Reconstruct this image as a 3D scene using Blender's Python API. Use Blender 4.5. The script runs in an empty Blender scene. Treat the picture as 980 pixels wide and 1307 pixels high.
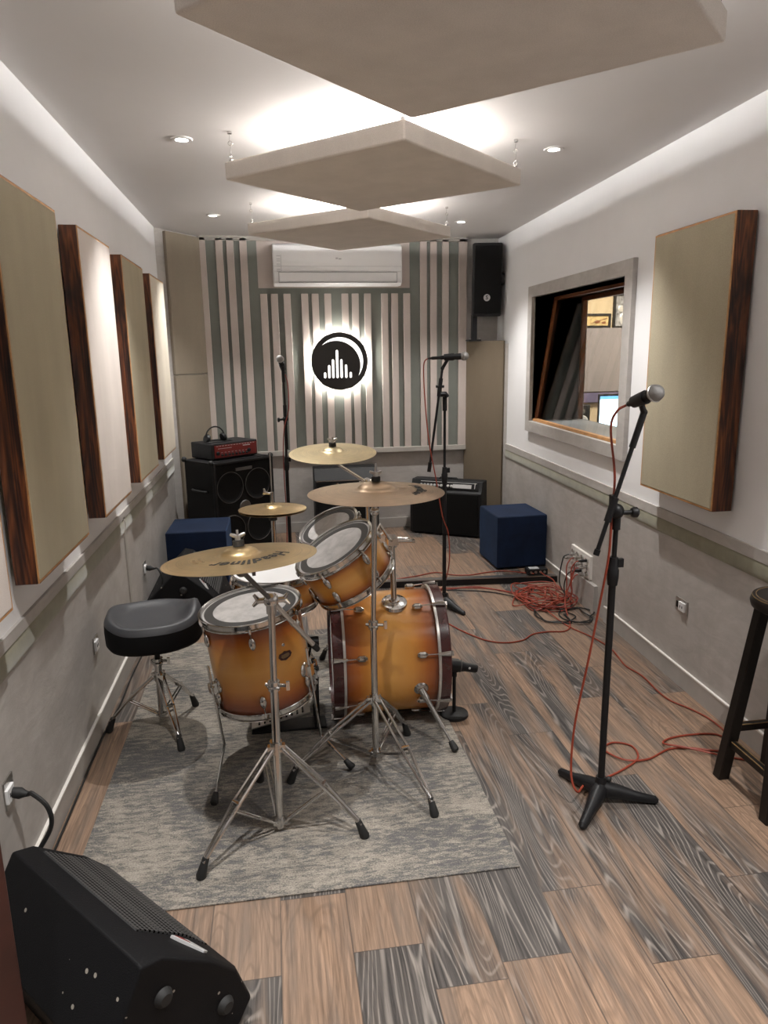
import bpy, bmesh, math, random
from mathutils import Vector, Matrix
random.seed(7)
S = bpy.context.scene
COL = S.collection
PI = math.pi
V = Vector

# ------------------------------------------------------------------ camera
F_PX, PITCH, YAW, ROLL, CAMH = 918.698479, 0.218087587, 0.149679722, -0.0160130143, 1.63985820
def cam_axes():
    cy, sy, cp, sp = math.cos(YAW), math.sin(YAW), math.cos(PITCH), math.sin(PITCH)
    f = V((sy*cp, cy*cp, -sp)); r = V((cy, -sy, 0)); u = r.cross(f)
    cr, sr = math.cos(ROLL), math.sin(ROLL)
    return cr*r + sr*u, -sr*r + cr*u, f
CR, CU, CF = cam_axes()
cd = bpy.data.cameras.new('camera'); cam = bpy.data.objects.new('camera', cd); COL.objects.link(cam)
cd.sensor_fit = 'VERTICAL'; cd.sensor_height = 24.0; cd.lens = F_PX/1307*24.0; cd.clip_start = 0.02
m = Matrix.Identity(4)
for i in range(3):
    m[i][0], m[i][1], m[i][2] = CR[i], CU[i], -CF[i]
m[2][3] = CAMH
cam.matrix_world = m
S.camera = cam

# ------------------------------------------------------------------ room dimensions
XL, YB, H, YR = -0.832, 6.46, 2.6, -1.7
def xr(y): return 1.855 + 0.0275*y                 # the right wall runs slightly out of parallel
def step_y(x): return 4.90 - 0.085*x               # front edge of the low stage
PLAT = 0.045

# ------------------------------------------------------------------ object helpers
WM = {}
def setp(o, label=None, cat=None, group=None, kind=None):
    if label: o['label'] = label
    if cat: o['category'] = cat
    if group: o['group'] = group
    if kind: o['kind'] = kind
    return o
def thing(name, label, cat, loc=(0, 0, 0), rot=None, group=None, kind=None):
    o = bpy.data.objects.new(name, None); COL.objects.link(o)
    M = Matrix.Translation(V(loc))
    if rot is not None:
        M = M @ (rot if isinstance(rot, Matrix) else Matrix.Rotation(rot, 4, 'Z'))
    o.matrix_world = M
    o.empty_display_size = 0.1
    WM[o.name] = M.copy()
    return setp(o, label, cat, group, kind)
def children_of(o): return [c for c in bpy.data.objects if c.parent == o]
def copy_tree(o, M=None, parent=None, label=None, group=None):
    c = o.copy(); COL.objects.link(c)
    if parent is not None:
        c.parent = parent; c.matrix_parent_inverse = Matrix.Identity(4)
    if M is not None:
        c.matrix_world = M; WM[c.name] = M.copy()
    if label: c['label'] = label
    if group: c['group'] = group
    for ch in children_of(o): copy_tree(ch, None, c)
    return c

def frame(o, z, x=None):
    """matrix with origin o, local z along z"""
    z = V(z).normalized()
    if x is None: x = V((1, 0, 0)) if abs(z.x) < 0.9 else V((0, 1, 0))
    x = V(x); x = (x - z*x.dot(z)).normalized(); y = z.cross(x)
    M = Matrix.Identity(4)
    for i in range(3): M[i][0], M[i][1], M[i][2], M[i][3] = x[i], y[i], z[i], V(o)[i]
    return M

class MB:
    def __init__(s, M=None): s.v = []; s.f = []; s.mi = []; s.M = M; s.mat = 0
    def add(s, vs, fs):
        b = len(s.v)
        for p in vs:
            p = V(p); s.v.append(s.M @ p if s.M is not None else p)
        for f in fs: s.f.append([i+b for i in f]); s.mi.append(s.mat)
        return s
    def hexa(s, p):      # 8 points: bottom 4 ccw, top 4 ccw
        return s.add(p, [(3, 2, 1, 0), (4, 5, 6, 7), (0, 1, 5, 4), (1, 2, 6, 5), (2, 3, 7, 6), (3, 0, 4, 7)])
    def box(s, c, d, M=None):
        x, y, z = d[0]/2, d[1]/2, d[2]/2
        pts = [(-x, -y, -z), (x, -y, -z), (x, y, -z), (-x, y, -z), (-x, -y, z), (x, -y, z), (x, y, z), (-x, y, z)]
        R = M if M is not None else Matrix.Identity(3)
        return s.hexa([V(c) + R @ V(q) for q in pts])
    def b2(s, a, b):
        return s.box([(a[i]+b[i])/2 for i in range(3)], [abs(b[i]-a[i]) for i in range(3)])
    def lathe(s, prof, n=48, M=None, closed=False):
        vs = []; fs = []; k = len(prof)
        for j in range(n):
            a = 2*PI*j/n; c, sn = math.cos(a), math.sin(a)
            for r, z in prof: vs.append((r*c, r*sn, z))
        for j in range(n):
            j2 = (j+1) % n
            for i in range(k if closed else k-1):
                i2 = (i+1) % k
                fs.append((j*k+i, j2*k+i, j2*k+i2, j*k+i2))
        if M is not None: vs = [M @ V(q) for q in vs]
        return s.add(vs, fs)
    def cyl(s, p0, p1, r0, r1=None, n=16):
        r1 = r0 if r1 is None else r1
        p0, p1 = V(p0), V(p1); L = (p1-p0).length
        return s.lathe([(0, 0), (r0, 0), (r1, L), (0, L)], n, frame(p0, p1-p0))
    def rod(s, p0, p1, prof, n=16):
        """profile [(t, r)] along p0->p1"""
        p0, p1 = V(p0), V(p1); L = (p1-p0).length
        pr = [(0, prof[0][0]*L)] + [(r, t*L) for t, r in prof] + [(0, prof[-1][0]*L)]
        return s.lathe(pr, n, frame(p0, p1-p0))
    def torus(s, R, r, M=None, n=48, k=10):
        return s.lathe([(R + r*math.cos(2*PI*i/k), r*math.sin(2*PI*i/k)) for i in range(k)], n, M, True)
    def ball(s, c, r, sc=(1, 1, 1), n=20, M=None):
        prof = [(r*math.sin(PI*i/12), -r*math.cos(PI*i/12)) for i in range(13)]
        MM = Matrix.Translation(V(c)) @ (M if M is not None else Matrix.Identity(4)) @ Matrix.Diagonal((*sc, 1))
        return s.lathe(prof, n, MM)
    def tube(s, pts, r, n=8):
        pts = [V(q) for q in pts]; k = len(pts); vs = []; fs = []
        up = None
        for i, q in enumerate(pts):
            t = (pts[min(i+1, k-1)] - pts[max(i-1, 0)])
            if t.length < 1e-9: t = V((0, 0, 1))
            t.normalize()
            if up is None:
                up = t.cross(V((0.3, 0.2, 1)) if abs(t.z) < 0.9 else V((1, 0, 0))).normalized()
            up = (up - t*up.dot(t))
            if up.length < 1e-6: up = t.cross(V((1, 0, 0)))
            up.normalize(); w = t.cross(up)
            rr = r[i] if isinstance(r, (list, tuple)) else r
            for j in range(n):
                a = 2*PI*j/n; vs.append(q + up*(rr*math.cos(a)) + w*(rr*math.sin(a)))
        for i in range(k-1):
            for j in range(n):
                j2 = (j+1) % n; fs.append((i*n+j, i*n+j2, (i+1)*n+j2, (i+1)*n+j))
        fs.append(tuple(range(n))[::-1]); fs.append(tuple((k-1)*n+j for j in range(n)))
        return s.add(vs, fs)
    def prism(s, poly, d0, d1, M):
        """poly in local xy of M, extruded along local z d0->d1"""
        k = len(poly)
        vs = [M @ V((a, b, d0)) for a, b in poly] + [M @ V((a, b, d1)) for a, b in poly]
        fs = [tuple(range(k))[::-1], tuple(range(k, 2*k))] + [(i, (i+1) % k, k+(i+1) % k, k+i) for i in range(k)]
        return s.add(vs, fs)
    def build(s, name, mats, parent=None, bevel=0, sharp=35, seg=2, **kw):
        me = bpy.data.meshes.new(name)
        if parent is not None:
            root = WM[parent.name]; inv = root.inverted(); org = None
            vs = [inv @ q for q in s.v]
        else:
            lo = V((min(q.x for q in s.v), min(q.y for q in s.v), min(q.z for q in s.v)))
            hi = V((max(q.x for q in s.v), max(q.y for q in s.v), max(q.z for q in s.v)))
            org = V(((lo.x+hi.x)/2, (lo.y+hi.y)/2, lo.z)); vs = [q-org for q in s.v]
            if kw.pop('world', False): org = V((0, 0, 0)); vs = s.v
        kw.pop('world', None)
        me.from_pydata([tuple(q) for q in vs], [], s.f)
        for mt in (mats if isinstance(mats, (list, tuple)) else [mats]): me.materials.append(mt)
        for pl, mi in zip(me.polygons, s.mi): pl.material_index = mi
        bm = bmesh.new(); bm.from_mesh(me)
        bmesh.ops.remove_doubles(bm, verts=bm.verts, dist=1e-5)
        bmesh.ops.recalc_face_normals(bm, faces=bm.faces)
        bm.to_mesh(me); bm.free()
        me.shade_smooth(); me.set_sharp_from_angle(angle=math.radians(sharp))
        o = bpy.data.objects.new(name, me); COL.objects.link(o)
        if parent is not None:
            o.parent = parent; WM[o.name] = WM[parent.name]
        else:
            o.location = org; WM[o.name] = Matrix.Translation(org)
        if bevel:
            b = o.modifiers.new('bevel', 'BEVEL'); b.width = bevel; b.segments = seg; b.harden_normals = True; b.limit_method = 'ANGLE'; b.angle_limit = math.radians(40)
        return setp(o, **kw)

def spline(pts, n=10):
    pts = [V(q) for q in pts]; out = []
    P = [pts[0]*2-pts[1]] + pts + [pts[-1]*2-pts[-2]]
    for i in range(1, len(P)-2):
        a, b, c, d = P[i-1], P[i], P[i+1], P[i+2]
        for k in range(n):
            t = k/n
            out.append(0.5*((2*b) + (c-a)*t + (2*a-5*b+4*c-d)*t*t + (3*b-a-3*c+d)*t**3))
    out.append(pts[-1]); return out
def cable(name, pts, r, mat, label, group=None, cat='cable', n=10, smooth=True):
    return MB().tube(spline(pts, n) if smooth else pts, r, 7).build(name, mat, None, label=label, cat=cat, group=group)
def text_mesh(name, body, size, M, mat, parent, extrude=0.0004, space=1.0, bold=0.0, shear=0.0, warp=None):
    cu = bpy.data.curves.new(name, 'FONT'); cu.body = body; cu.size = size; cu.extrude = extrude
    cu.align_x = 'CENTER'; cu.align_y = 'CENTER'; cu.space_character = space; cu.offset = bold; cu.shear = shear; cu.resolution_u = 3
    t = bpy.data.objects.new(name, cu); COL.objects.link(t)
    bpy.context.view_layer.update()
    me = bpy.data.meshes.new_from_object(t.evaluated_get(bpy.context.evaluated_depsgraph_get()))
    bpy.data.objects.remove(t); bpy.data.curves.remove(cu)
    inv = WM[parent.name].inverted()
    for v in me.vertices:
        q = v.co.copy()
        if warp: q = warp(q)
        v.co = inv @ (M @ q)
    me.materials.clear(); me.materials.append(mat); me.name = name
    o = bpy.data.objects.new(name, me); COL.objects.link(o); o.parent = parent
    return o

# ------------------------------------------------------------------ materials
def new_mat(name):
    mt = bpy.data.materials.new(name); mt.use_nodes = True
    nt = mt.node_tree; return mt, nt, nt.nodes['Principled BSDF']
class NT:
    def __init__(s, nt): s.nt = nt
    def n(s, typ, ins=None, **kw):
        nd = s.nt.nodes.new(typ)
        for k, v in kw.items(): setattr(nd, k, v)
        for k, v in (ins or {}).items():
            if isinstance(v, bpy.types.NodeSocket): s.nt.links.new(v, nd.inputs[k])
            else: nd.inputs[k].default_value = v
        return nd
    def math(s, op, a, b=0.0, c=None, clamp=False):
        ins = {0: a, 1: b}
        if c is not None: ins[2] = c
        return s.n('ShaderNodeMath', ins, operation=op, use_clamp=clamp).outputs[0]
    def ramp(s, fac, stops, interp='LINEAR'):
        r = s.n('ShaderNodeValToRGB', {'Fac': fac}); cr = r.color_ramp; cr.interpolation = interp
        while len(cr.elements) < len(stops): cr.elements.new(0.5)
        for e, (p, c) in zip(cr.elements, stops): e.position = p; e.color = (*c, 1)
        return r.outputs['Color']
    def mix(s, fac, a, b, typ='MIX'):
        nd = s.nt.nodes.new('ShaderNodeMix'); nd.data_type = 'RGBA'; nd.blend_type = typ
        for k, v in ((0, fac), (6, a), (7, b)):
            if isinstance(v, bpy.types.NodeSocket): s.nt.links.new(v, nd.inputs[k])
            elif k == 0: nd.inputs[0].default_value = v
            else: nd.inputs[k].default_value = (*v, 1)
        return nd.outputs[2]
    def link(s, a, b): s.nt.links.new(a, b)
    def coord(s, kind='Object'): return s.n('ShaderNodeTexCoord').outputs[kind]
    def map(s, vec, scale=(1, 1, 1), loc=(0, 0, 0), rot=(0, 0, 0)):
        return s.n('ShaderNodeMapping', {'Vector': vec, 'Scale': scale, 'Location': loc, 'Rotation': rot}).outputs[0]
    def noise(s, vec, scale=5, detail=4, rough=0.5, dist=0.0):
        return s.n('ShaderNodeTexNoise', {'Vector': vec, 'Scale': scale, 'Detail': detail, 'Roughness': rough, 'Distortion': dist}).outputs['Fac']
    def bump(s, h, strength=0.2, dist=0.01):
        return s.n('ShaderNodeBump', {'Height': h, 'Strength': strength, 'Distance': dist}).outputs[0]

def simple(name, col, rough=0.5, metal=0.0, var=0.0, vscale=8, bump=0.0, bscale=200, coat=0.0, spec=None, sheen=0.0):
    mt, nt, b = new_mat(name); N = NT(nt)
    b.inputs['Base Color'].default_value = (*col, 1); b.inputs['Roughness'].default_value = rough; b.inputs['Metallic'].default_value = metal
    if coat: b.inputs['Coat Weight'].default_value = coat; b.inputs['Coat Roughness'].default_value = 0.08
    if spec is not None: b.inputs['Specular IOR Level'].default_value = spec
    if sheen: b.inputs['Sheen Weight'].default_value = sheen; b.inputs['Sheen Roughness'].default_value = 0.4
    c = N.coord()
    if var:
        f = N.noise(c, vscale, 5, 0.6)
        lo = tuple(x*(1-var) for x in col); hi = tuple(min(1, x*(1+var)) for x in col)
        N.link(N.ramp(f, [(0.3, lo), (0.7, hi)]), b.inputs['Base Color'])
    if bump:
        N.link(N.bump(N.noise(c, bscale, 3, 0.6), bump, 0.004), b.inputs['Normal'])
    return mt
def emit(name, col, strength):
    mt, nt, b = new_mat(name)
    b.inputs['Base Color'].default_value = (*col, 1)
    b.inputs['Emission Color'].default_value = (*col, 1); b.inputs['Emission Strength'].default_value = strength
    return mt

M_white = simple('white_wall_paint', (0.80, 0.795, 0.80), 0.75, var=0.02, vscale=3, bump=0.03, bscale=90)
M_ceil = simple('ceiling_paint', (0.66, 0.64, 0.63), 0.8, var=0.02, vscale=2)
def concrete():
    mt, nt, b = new_mat('trowelled_cement'); N = NT(nt); c = N.coord()
    a = N.noise(N.map(c, (1.6, 1.6, 1.6)), 2.2, 6, 0.65, 0.6)
    s = N.noise(N.map(c, (3, 3, 9), rot=(0.4, 0.3, 0)), 2.0, 5, 0.6, 1.2)
    f = N.math('ADD', N.math('MULTIPLY', a, 0.6), N.math('MULTIPLY', s, 0.4))
    N.link(N.ramp(f, [(0.30, (0.37, 0.345, 0.32)), (0.5, (0.44, 0.415, 0.39)), (0.70, (0.53, 0.505, 0.48))]), b.inputs['Base Color'])
    b.inputs['Roughness'].default_value = 0.62
    N.link(N.bump(s, 0.08, 0.02), b.inputs['Normal'])
    return mt
M_conc = concrete()
M_base = simple('baseboard_cement', (0.42, 0.40, 0.375), 0.5, var=0.1, vscale=5)
M_lip = simple('pale_trim_edge', (0.74, 0.71, 0.67), 0.5)
M_roll = simple('olive_velvet_roll', (0.235, 0.225, 0.155), 0.7, var=0.12, vscale=14, sheen=0.5)
def fabric(name, col, scale=900):
    mt, nt, b = new_mat(name); N = NT(nt); c = N.coord()
    f = N.noise(c, scale*0.35, 2, 0.5); g = N.noise(N.map(c, (1, 1, 0.3)), 6, 4, 0.6)
    h = N.math('ADD', N.math('MULTIPLY', f, 0.6), N.math('MULTIPLY', g, 0.4))
    lo = tuple(x*0.88 for x in col); hi = tuple(min(1, x*1.1) for x in col)
    N.link(N.ramp(h, [(0.35, lo), (0.65, hi)]), b.inputs['Base Color'])
    b.inputs['Roughness'].default_value = 0.9; b.inputs['Specular IOR Level'].default_value = 0.15
    N.link(N.bump(f, 0.12, 0.002), b.inputs['Normal'])
    return mt
M_khaki = fabric('khaki_fabric', (0.42, 0.375, 0.275))
M_cream = fabric('cream_fabric', (0.66, 0.60, 0.50))
M_pale = fabric('pale_pinkish_fabric', (0.66, 0.60, 0.56))
M_taupe = fabric('taupe_fabric', (0.255, 0.215, 0.165))
M_brownfab = fabric('brown_fabric', (0.175, 0.14, 0.10))
M_cloud = fabric('ceiling_panel_fabric', (0.68, 0.625, 0.57))
def charred():
    mt, nt, b = new_mat('charred_wood'); N = NT(nt); c = N.coord()
    p = N.noise(N.map(c, (7, 7, 1.6)), 1.7, 3, 0.55, 0.7)
    g = N.noise(N.map(c, (60, 60, 1.6)), 1.5, 5, 0.65, 0.5)
    wob = N.noise(N.map(c, (10, 10, 0.8)), 1.3, 1, 0.5, 0.2)
    w = N.math('ABSOLUTE', N.math('SUBTRACT', N.math('FRACT', N.math('MULTIPLY', wob, 14.0)), 0.5))
    f = N.math('ADD', N.math('ADD', N.math('MULTIPLY', p, 0.62), N.math('MULTIPLY', g, 0.26)), N.math('MULTIPLY', w, 0.20))
    N.link(N.ramp(f, [(0.35, (0.010, 0.005, 0.004)), (0.455, (0.045, 0.014, 0.007)), (0.535, (0.13, 0.038, 0.012)), (0.64, (0.27, 0.088, 0.026))]), b.inputs['Base Color'])
    b.inputs['Roughness'].default_value = 0.42
    N.link(N.bump(w, 0.15, 0.004), b.inputs['Normal'])
    return mt
M_char = charred()
M_edge = simple('honey_wood_edge', (0.46, 0.23, 0.085), 0.5, var=0.25, vscale=20)
M_bead = simple('stained_window_bead', (0.20, 0.066, 0.022), 0.4, var=0.3, vscale=10)
M_slatbg = simple('sage_grey_backing', (0.175, 0.185, 0.163), 0.7, var=0.06, vscale=6)
M_slat = simple('pinkish_beige_slat', (0.52, 0.45, 0.41), 0.6, var=0.05, vscale=6)
M_rail = simple('grey_beige_rail', (0.40, 0.375, 0.34), 0.6, var=0.05)
M_plastic = simple('white_plastic', (0.80, 0.80, 0.80), 0.3)
M_plastic2 = simple('grey_plastic_seam', (0.42, 0.42, 0.43), 0.4)
M_black = simple('black_plastic', (0.007, 0.007, 0.008), 0.45, spec=0.35, bump=0.05, bscale=400)
M_blackflat = simple('black_cloth_grille', (0.006, 0.006, 0.006), 0.8, spec=0.2)
M_tolex = simple('black_tolex', (0.008, 0.008, 0.009), 0.55, spec=0.35, bump=0.2, bscale=500)
def scuffed():
    mt, nt, b = new_mat('scuffed_black_cabinet'); N = NT(nt); c = N.coord()
    v = N.n('ShaderNodeTexVoronoi', {'Vector': c, 'Scale': 26, 'Randomness': 1.0})
    pick = N.math('GREATER_THAN', N.n('ShaderNodeSeparateColor', {0: v.outputs['Color']}).outputs[0], 0.80)
    dot = N.math('MULTIPLY', N.math('LESS_THAN', v.outputs['Distance'], 0.14), pick)
    N.link(N.mix(dot, (0.007, 0.007, 0.008), (0.32, 0.29, 0.25)), b.inputs['Base Color'])
    b.inputs['Roughness'].default_value = 0.6; b.inputs['Specular IOR Level'].default_value = 0.16
    N.link(N.bump(N.noise(c, 350, 3, 0.6), 0.3, 0.004), b.inputs['Normal'])
    return mt
M_tex = scuffed()
M_bmetal = simple('black_painted_metal', (0.008, 0.008, 0.009), 0.42, spec=0.35)
M_rubber = simple('black_rubber', (0.014, 0.014, 0.014), 0.65)
M_chrome = simple('chrome', (0.60, 0.59, 0.575), 0.12, 1.0)
M_steel = simple('brushed_steel', (0.50, 0.49, 0.47), 0.3, 1.0)
M_dsteel = simple('dull_grey_metal', (0.16, 0.155, 0.15), 0.4, 0.8)
def velvet():
    mt, nt, b = new_mat('navy_velvet'); N = NT(nt); c = N.coord()
    f = N.noise(c, 7, 4, 0.6, 0.4)
    N.link(N.ramp(f, [(0.3, (0.0030, 0.0075, 0.022)), (0.7, (0.0065, 0.016, 0.045))]), b.inputs['Base Color'])
    b.inputs['Roughness'].default_value = 0.75; b.inputs['Sheen Weight'].default_value = 0.28; b.inputs['Sheen Roughness'].default_value = 0.3
    b.inputs['Sheen Tint'].default_value = (0.25, 0.45, 0.9, 1)
    b.inputs['Specular IOR Level'].default_value = 0.2
    return mt
M_velvet = velvet()
def brass(name, col, rough=0.33):
    mt, nt, b = new_mat(name); N = NT(nt); c = N.coord()
    sx = N.n('ShaderNodeSeparateXYZ', {0: c})
    r = N.math('SQRT', N.math('ADD', N.math('MULTIPLY', sx.outputs[0], sx.outputs[0]), N.math('MULTIPLY', sx.outputs[1], sx.outputs[1])))
    rv = N.n('ShaderNodeCombineXYZ', {0: N.math('MULTIPLY', r, 1.0)}).outputs[0]
    f = N.noise(rv, 160, 3, 0.7); g = N.noise(c, 9, 3, 0.6)
    h = N.math('ADD', N.math('MULTIPLY', f, 0.6), N.math('MULTIPLY', g, 0.4))
    lo = tuple(x*0.78 for x in col); hi = tuple(min(1, x*1.15) for x in col)
    N.link(N.ramp(h, [(0.35, lo), (0.65, hi)]), b.inputs['Base Color'])
    b.inputs['Metallic'].default_value = 1.0; b.inputs['Roughness'].default_value = rough
    N.link(N.bump(f, 0.25, 0.0006), b.inputs['Normal'])
    return mt
M_brass = brass('cymbal_brass', (0.78, 0.60, 0.33))
M_brass2 = brass('cymbal_bronze', (0.66, 0.51, 0.36), 0.36)
M_brass3 = brass('pale_cymbal_brass', (0.78, 0.66, 0.42), 0.4)
M_ink = simple('black_ink', (0.02, 0.018, 0.015), 0.5)
M_inkgold = simple('faded_gold_brown_ink', (0.20, 0.13, 0.06), 0.5)
def burst(name, half):
    """sunburst lacquer: amber in the middle of the shell, red brown towards both ends"""
    mt, nt, b = new_mat(name); N = NT(nt); c = N.coord()
    z = N.n('ShaderNodeSeparateXYZ', {0: c}).outputs[2]
    g = N.noise(N.map(c, (3, 3, 30)), 2.0, 4, 0.6, 0.3)
    t = N.math('ADD', N.math('DIVIDE', N.math('ABSOLUTE', z), half), N.math('MULTIPLY', N.math('SUBTRACT', g, 0.5), 0.10))
    N.link(N.ramp(t, [(0.0, (0.74, 0.37, 0.09)), (0.38, (0.64, 0.275, 0.048)), (0.62, (0.42, 0.120, 0.014)), (0.82, (0.22, 0.045, 0.007)), (1.0, (0.09, 0.016, 0.004))]), b.inputs['Base Color'])
    b.inputs['Roughness'].default_value = 0.28; b.inputs['Coat Weight'].default_value = 0.7; b.inputs['Coat Roughness'].default_value = 0.06
    return mt
M_hoopwood = simple('maroon_lacquer', (0.052, 0.010, 0.010), 0.25, coat=0.6, var=0.3, vscale=12)
M_inlay = simple('silver_inlay', (0.62, 0.60, 0.57), 0.3, 0.7)
def coated(name, col):
    mt, nt, b = new_mat(name); N = NT(nt); c = N.coord()
    f = N.noise(c, 16, 5, 0.65, 0.3)
    lo = tuple(x*0.72 for x in col)
    N.link(N.ramp(f, [(0.35, lo), (0.6, col)]), b.inputs['Base Color'])
    b.inputs['Roughness'].default_value = 0.5
    return mt
M_head = coated('worn_drum_skin', (0.50, 0.48, 0.465))
M_headwhite = simple('white_drum_skin', (0.82, 0.82, 0.82), 0.5)
M_ring = simple('dark_skin_ring', (0.035, 0.034, 0.033), 0.35)
M_leather = simple('black_leatherette', (0.048, 0.050, 0.056), 0.5, bump=0.08, bscale=300)
M_leatherside = simple('black_velour_side', (0.008, 0.008, 0.009), 0.8, spec=0.2)
M_orange = simple('red_orange_cable', (0.26, 0.040, 0.018), 0.5)
M_redc = simple('dark_red_cable', (0.22, 0.03, 0.02), 0.5)
M_blackc = simple('black_cable', (0.010, 0.010, 0.010), 0.5)
M_ampred = simple('red_amp_faceplate', (0.17, 0.012, 0.009), 0.35)
M_silver = simple('silver_paint', (0.62, 0.62, 0.62), 0.35, 0.4)
M_grille = None
def perforated():
    mt, nt, b = new_mat('perforated_steel_grille'); N = NT(nt); c = N.coord()
    v = N.n('ShaderNodeTexVoronoi', {'Vector': c, 'Scale': 95, 'Randomness': 0.0}).outputs['Distance']
    N.link(N.ramp(v, [(0.36, (0.0005, 0.0005, 0.0005)), (0.46, (0.060, 0.060, 0.061))]), b.inputs['Base Color'])
    N.link(N.ramp(v, [(0.36, (0.0, 0.0, 0.0)), (0.46, (0.5, 0.5, 0.5))]), b.inputs['Specular IOR Level'])
    b.inputs['Roughness'].default_value = 0.45
    return mt
M_grille = perforated()
M_ball = simple('steel_mesh_ball', (0.30, 0.295, 0.29), 0.5, 0.7, bump=0.5, bscale=420)
M_door = simple('dark_red_brown_door', (0.055, 0.014, 0.010), 0.4, var=0.25, vscale=8)
M_stool = simple('black_brown_stool_lacquer', (0.008, 0.006, 0.005), 0.45, spec=0.3, var=0.3, vscale=6)
M_gold = simple('worn_golden_edge', (0.16, 0.095, 0.035), 0.5, var=0.5, vscale=40)
M_lens = emit('downlight_lens', (1.0, 0.95, 0.88), 30)
M_led = emit('led_strip_light', (1.0, 0.98, 0.955), 150)
M_sign = emit('sign_backlight', (1.0, 0.98, 0.92), 50)
M_signface = emit('sign_lit_opening', (1.0, 0.98, 0.93), 0.9)
M_signdisc = simple('charcoal_sign_face', (0.035, 0.033, 0.032), 0.6)
M_screen = emit('computer_screen_glow', (0.62, 0.86, 1.0), 2.8)
M_screen2 = emit('computer_screen_toolbar', (0.10, 0.32, 0.75), 1.2)
M_jamb = simple('black_window_lining', (0.012, 0.012, 0.012), 0.7)
M_ctrl = simple('control_room_cream_wall', (0.62, 0.50, 0.33), 0.8)
M_ctrlgrey = fabric('control_room_grey_panel', (0.27, 0.245, 0.25))
M_ctrlpur = fabric('control_room_violet_band', (0.15, 0.13, 0.22))
M_desk = simple('grey_desk_top', (0.25, 0.27, 0.30), 0.35)
M_paper = simple('sepia_print', (0.55, 0.40, 0.18), 0.6, var=0.5, vscale=25)
M_photo = simple('monochrome_print', (0.25, 0.25, 0.26), 0.5, var=0.9, vscale=30)

def floor_mat():
    mt, nt, b = new_mat('wood_plank_floor'); N = NT(nt); c = N.coord()
    s = N.n('ShaderNodeSeparateXYZ', {0: c}); x, y = s.outputs[0], s.outputs[1]
    PW, PL = 0.20, 1.22
    u = N.math('DIVIDE', N.math('ADD', x, 20.05), PW); row = N.math('FLOOR', u); fu = N.math('FRACT', u)
    rr = N.n('ShaderNodeTexWhiteNoise', {'W': row}, noise_dimensions='1D').outputs['Value']
    w = N.math('DIVIDE', N.math('ADD', N.math('ADD', y, 20.0), N.math('MULTIPLY', rr, PL*3)), PL); colm = N.math('FLOOR', w); fw = N.math('FRACT', w)
    idv = N.n('ShaderNodeTexWhiteNoise', {'Vector': N.n('ShaderNodeCombineXYZ', {0: row, 1: colm}).outputs[0]}, noise_dimensions='2D')
    rid = idv.outputs['Value']; rcol = N.n('ShaderNodeSeparateColor', {0: idv.outputs['Color']})
    # plank-local coordinates
    px = N.math('ADD', x, N.math('MULTIPLY', rid, 37.0)); py = N.math('ADD', y, N.math('MULTIPLY', rcol.outputs[0], 53.0))
    pv = N.n('ShaderNodeCombineXYZ', {0: px, 1: py}).outputs[0]
    low = N.noise(N.map(pv, (7, 0.9, 1)), 1.0, 3, 0.6, 0.6)
    fine = N.noise(N.map(pv, (60, 2.2, 1)), 1.6, 5, 0.65, 0.4)
    wob = N.noise(N.map(pv, (5.2, 0.62, 1)), 1.25, 1, 0.5, 0.25)
    ring = N.math('ABSOLUTE', N.math('SUBTRACT', N.math('FRACT', N.math('ADD', N.math('MULTIPLY', wob, 30.0), N.math('MULTIPLY', fine, 0.35))), 0.5))
    ring = N.math('MULTIPLY', ring, 2.0)
    tone = N.math('ADD', N.math('MULTIPLY', rid, 0.44), N.math('MULTIPLY', low, 0.95))
    isg = N.ramp(tone, [(0.66, (0, 0, 0)), (0.84, (1, 1, 1))])
    lines = N.ramp(ring, [(0.62, (0, 0, 0)), (0.92, (1, 1, 1))])
    ff = N.ramp(fine, [(0.36, (0, 0, 0)), (0.66, (1, 1, 1))])
    brown = N.mix(ff, (0.135, 0.085, 0.057), (0.37, 0.24, 0.16))
    brown = N.mix(N.math('MULTIPLY', rcol.outputs[1], 0.35), brown, (0.22, 0.165, 0.125))
    brown = N.mix(N.math('MULTIPLY', lines, 0.38), brown, (0.13, 0.085, 0.058))
    grey = N.mix(ff, (0.026, 0.023, 0.022), (0.105, 0.093, 0.085))
    gl = N.math('MULTIPLY', N.math('MULTIPLY', lines, N.ramp(fine, [(0.25, (0.3, 0.3, 0.3)), (0.6, (1, 1, 1))])), 0.80)
    grey = N.mix(gl, grey, (0.30, 0.265, 0.235))
    colr = N.mix(isg, brown, grey)
    mid = N.ramp(N.noise(N.map(pv, (14, 1.3, 1)), 1.0, 4, 0.6, 0.5), [(0.50, (0, 0, 0)), (0.66, (1, 1, 1))])
    colr = N.mix(N.math('MULTIPLY', mid, 0.42), colr, (0.105, 0.092, 0.082))
    e1 = N.math('LESS_THAN', N.math('MINIMUM', fu, N.math('SUBTRACT', 1.0, fu)), 0.011)
    e2 = N.math('LESS_THAN', N.math('MINIMUM', fw, N.math('SUBTRACT', 1.0, fw)), 0.0014)
    seam = N.math('MULTIPLY', N.math('MAXIMUM', e1, e2), 0.6)
    colr = N.mix(seam, colr, (0.035, 0.028, 0.024))
    N.link(colr, b.inputs['Base Color'])
    b.inputs['Roughness'].default_value = 0.42
    N.link(N.bump(ff, 0.10, 0.002), b.inputs['Normal'])
    return mt
M_floor = floor_mat()
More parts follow.
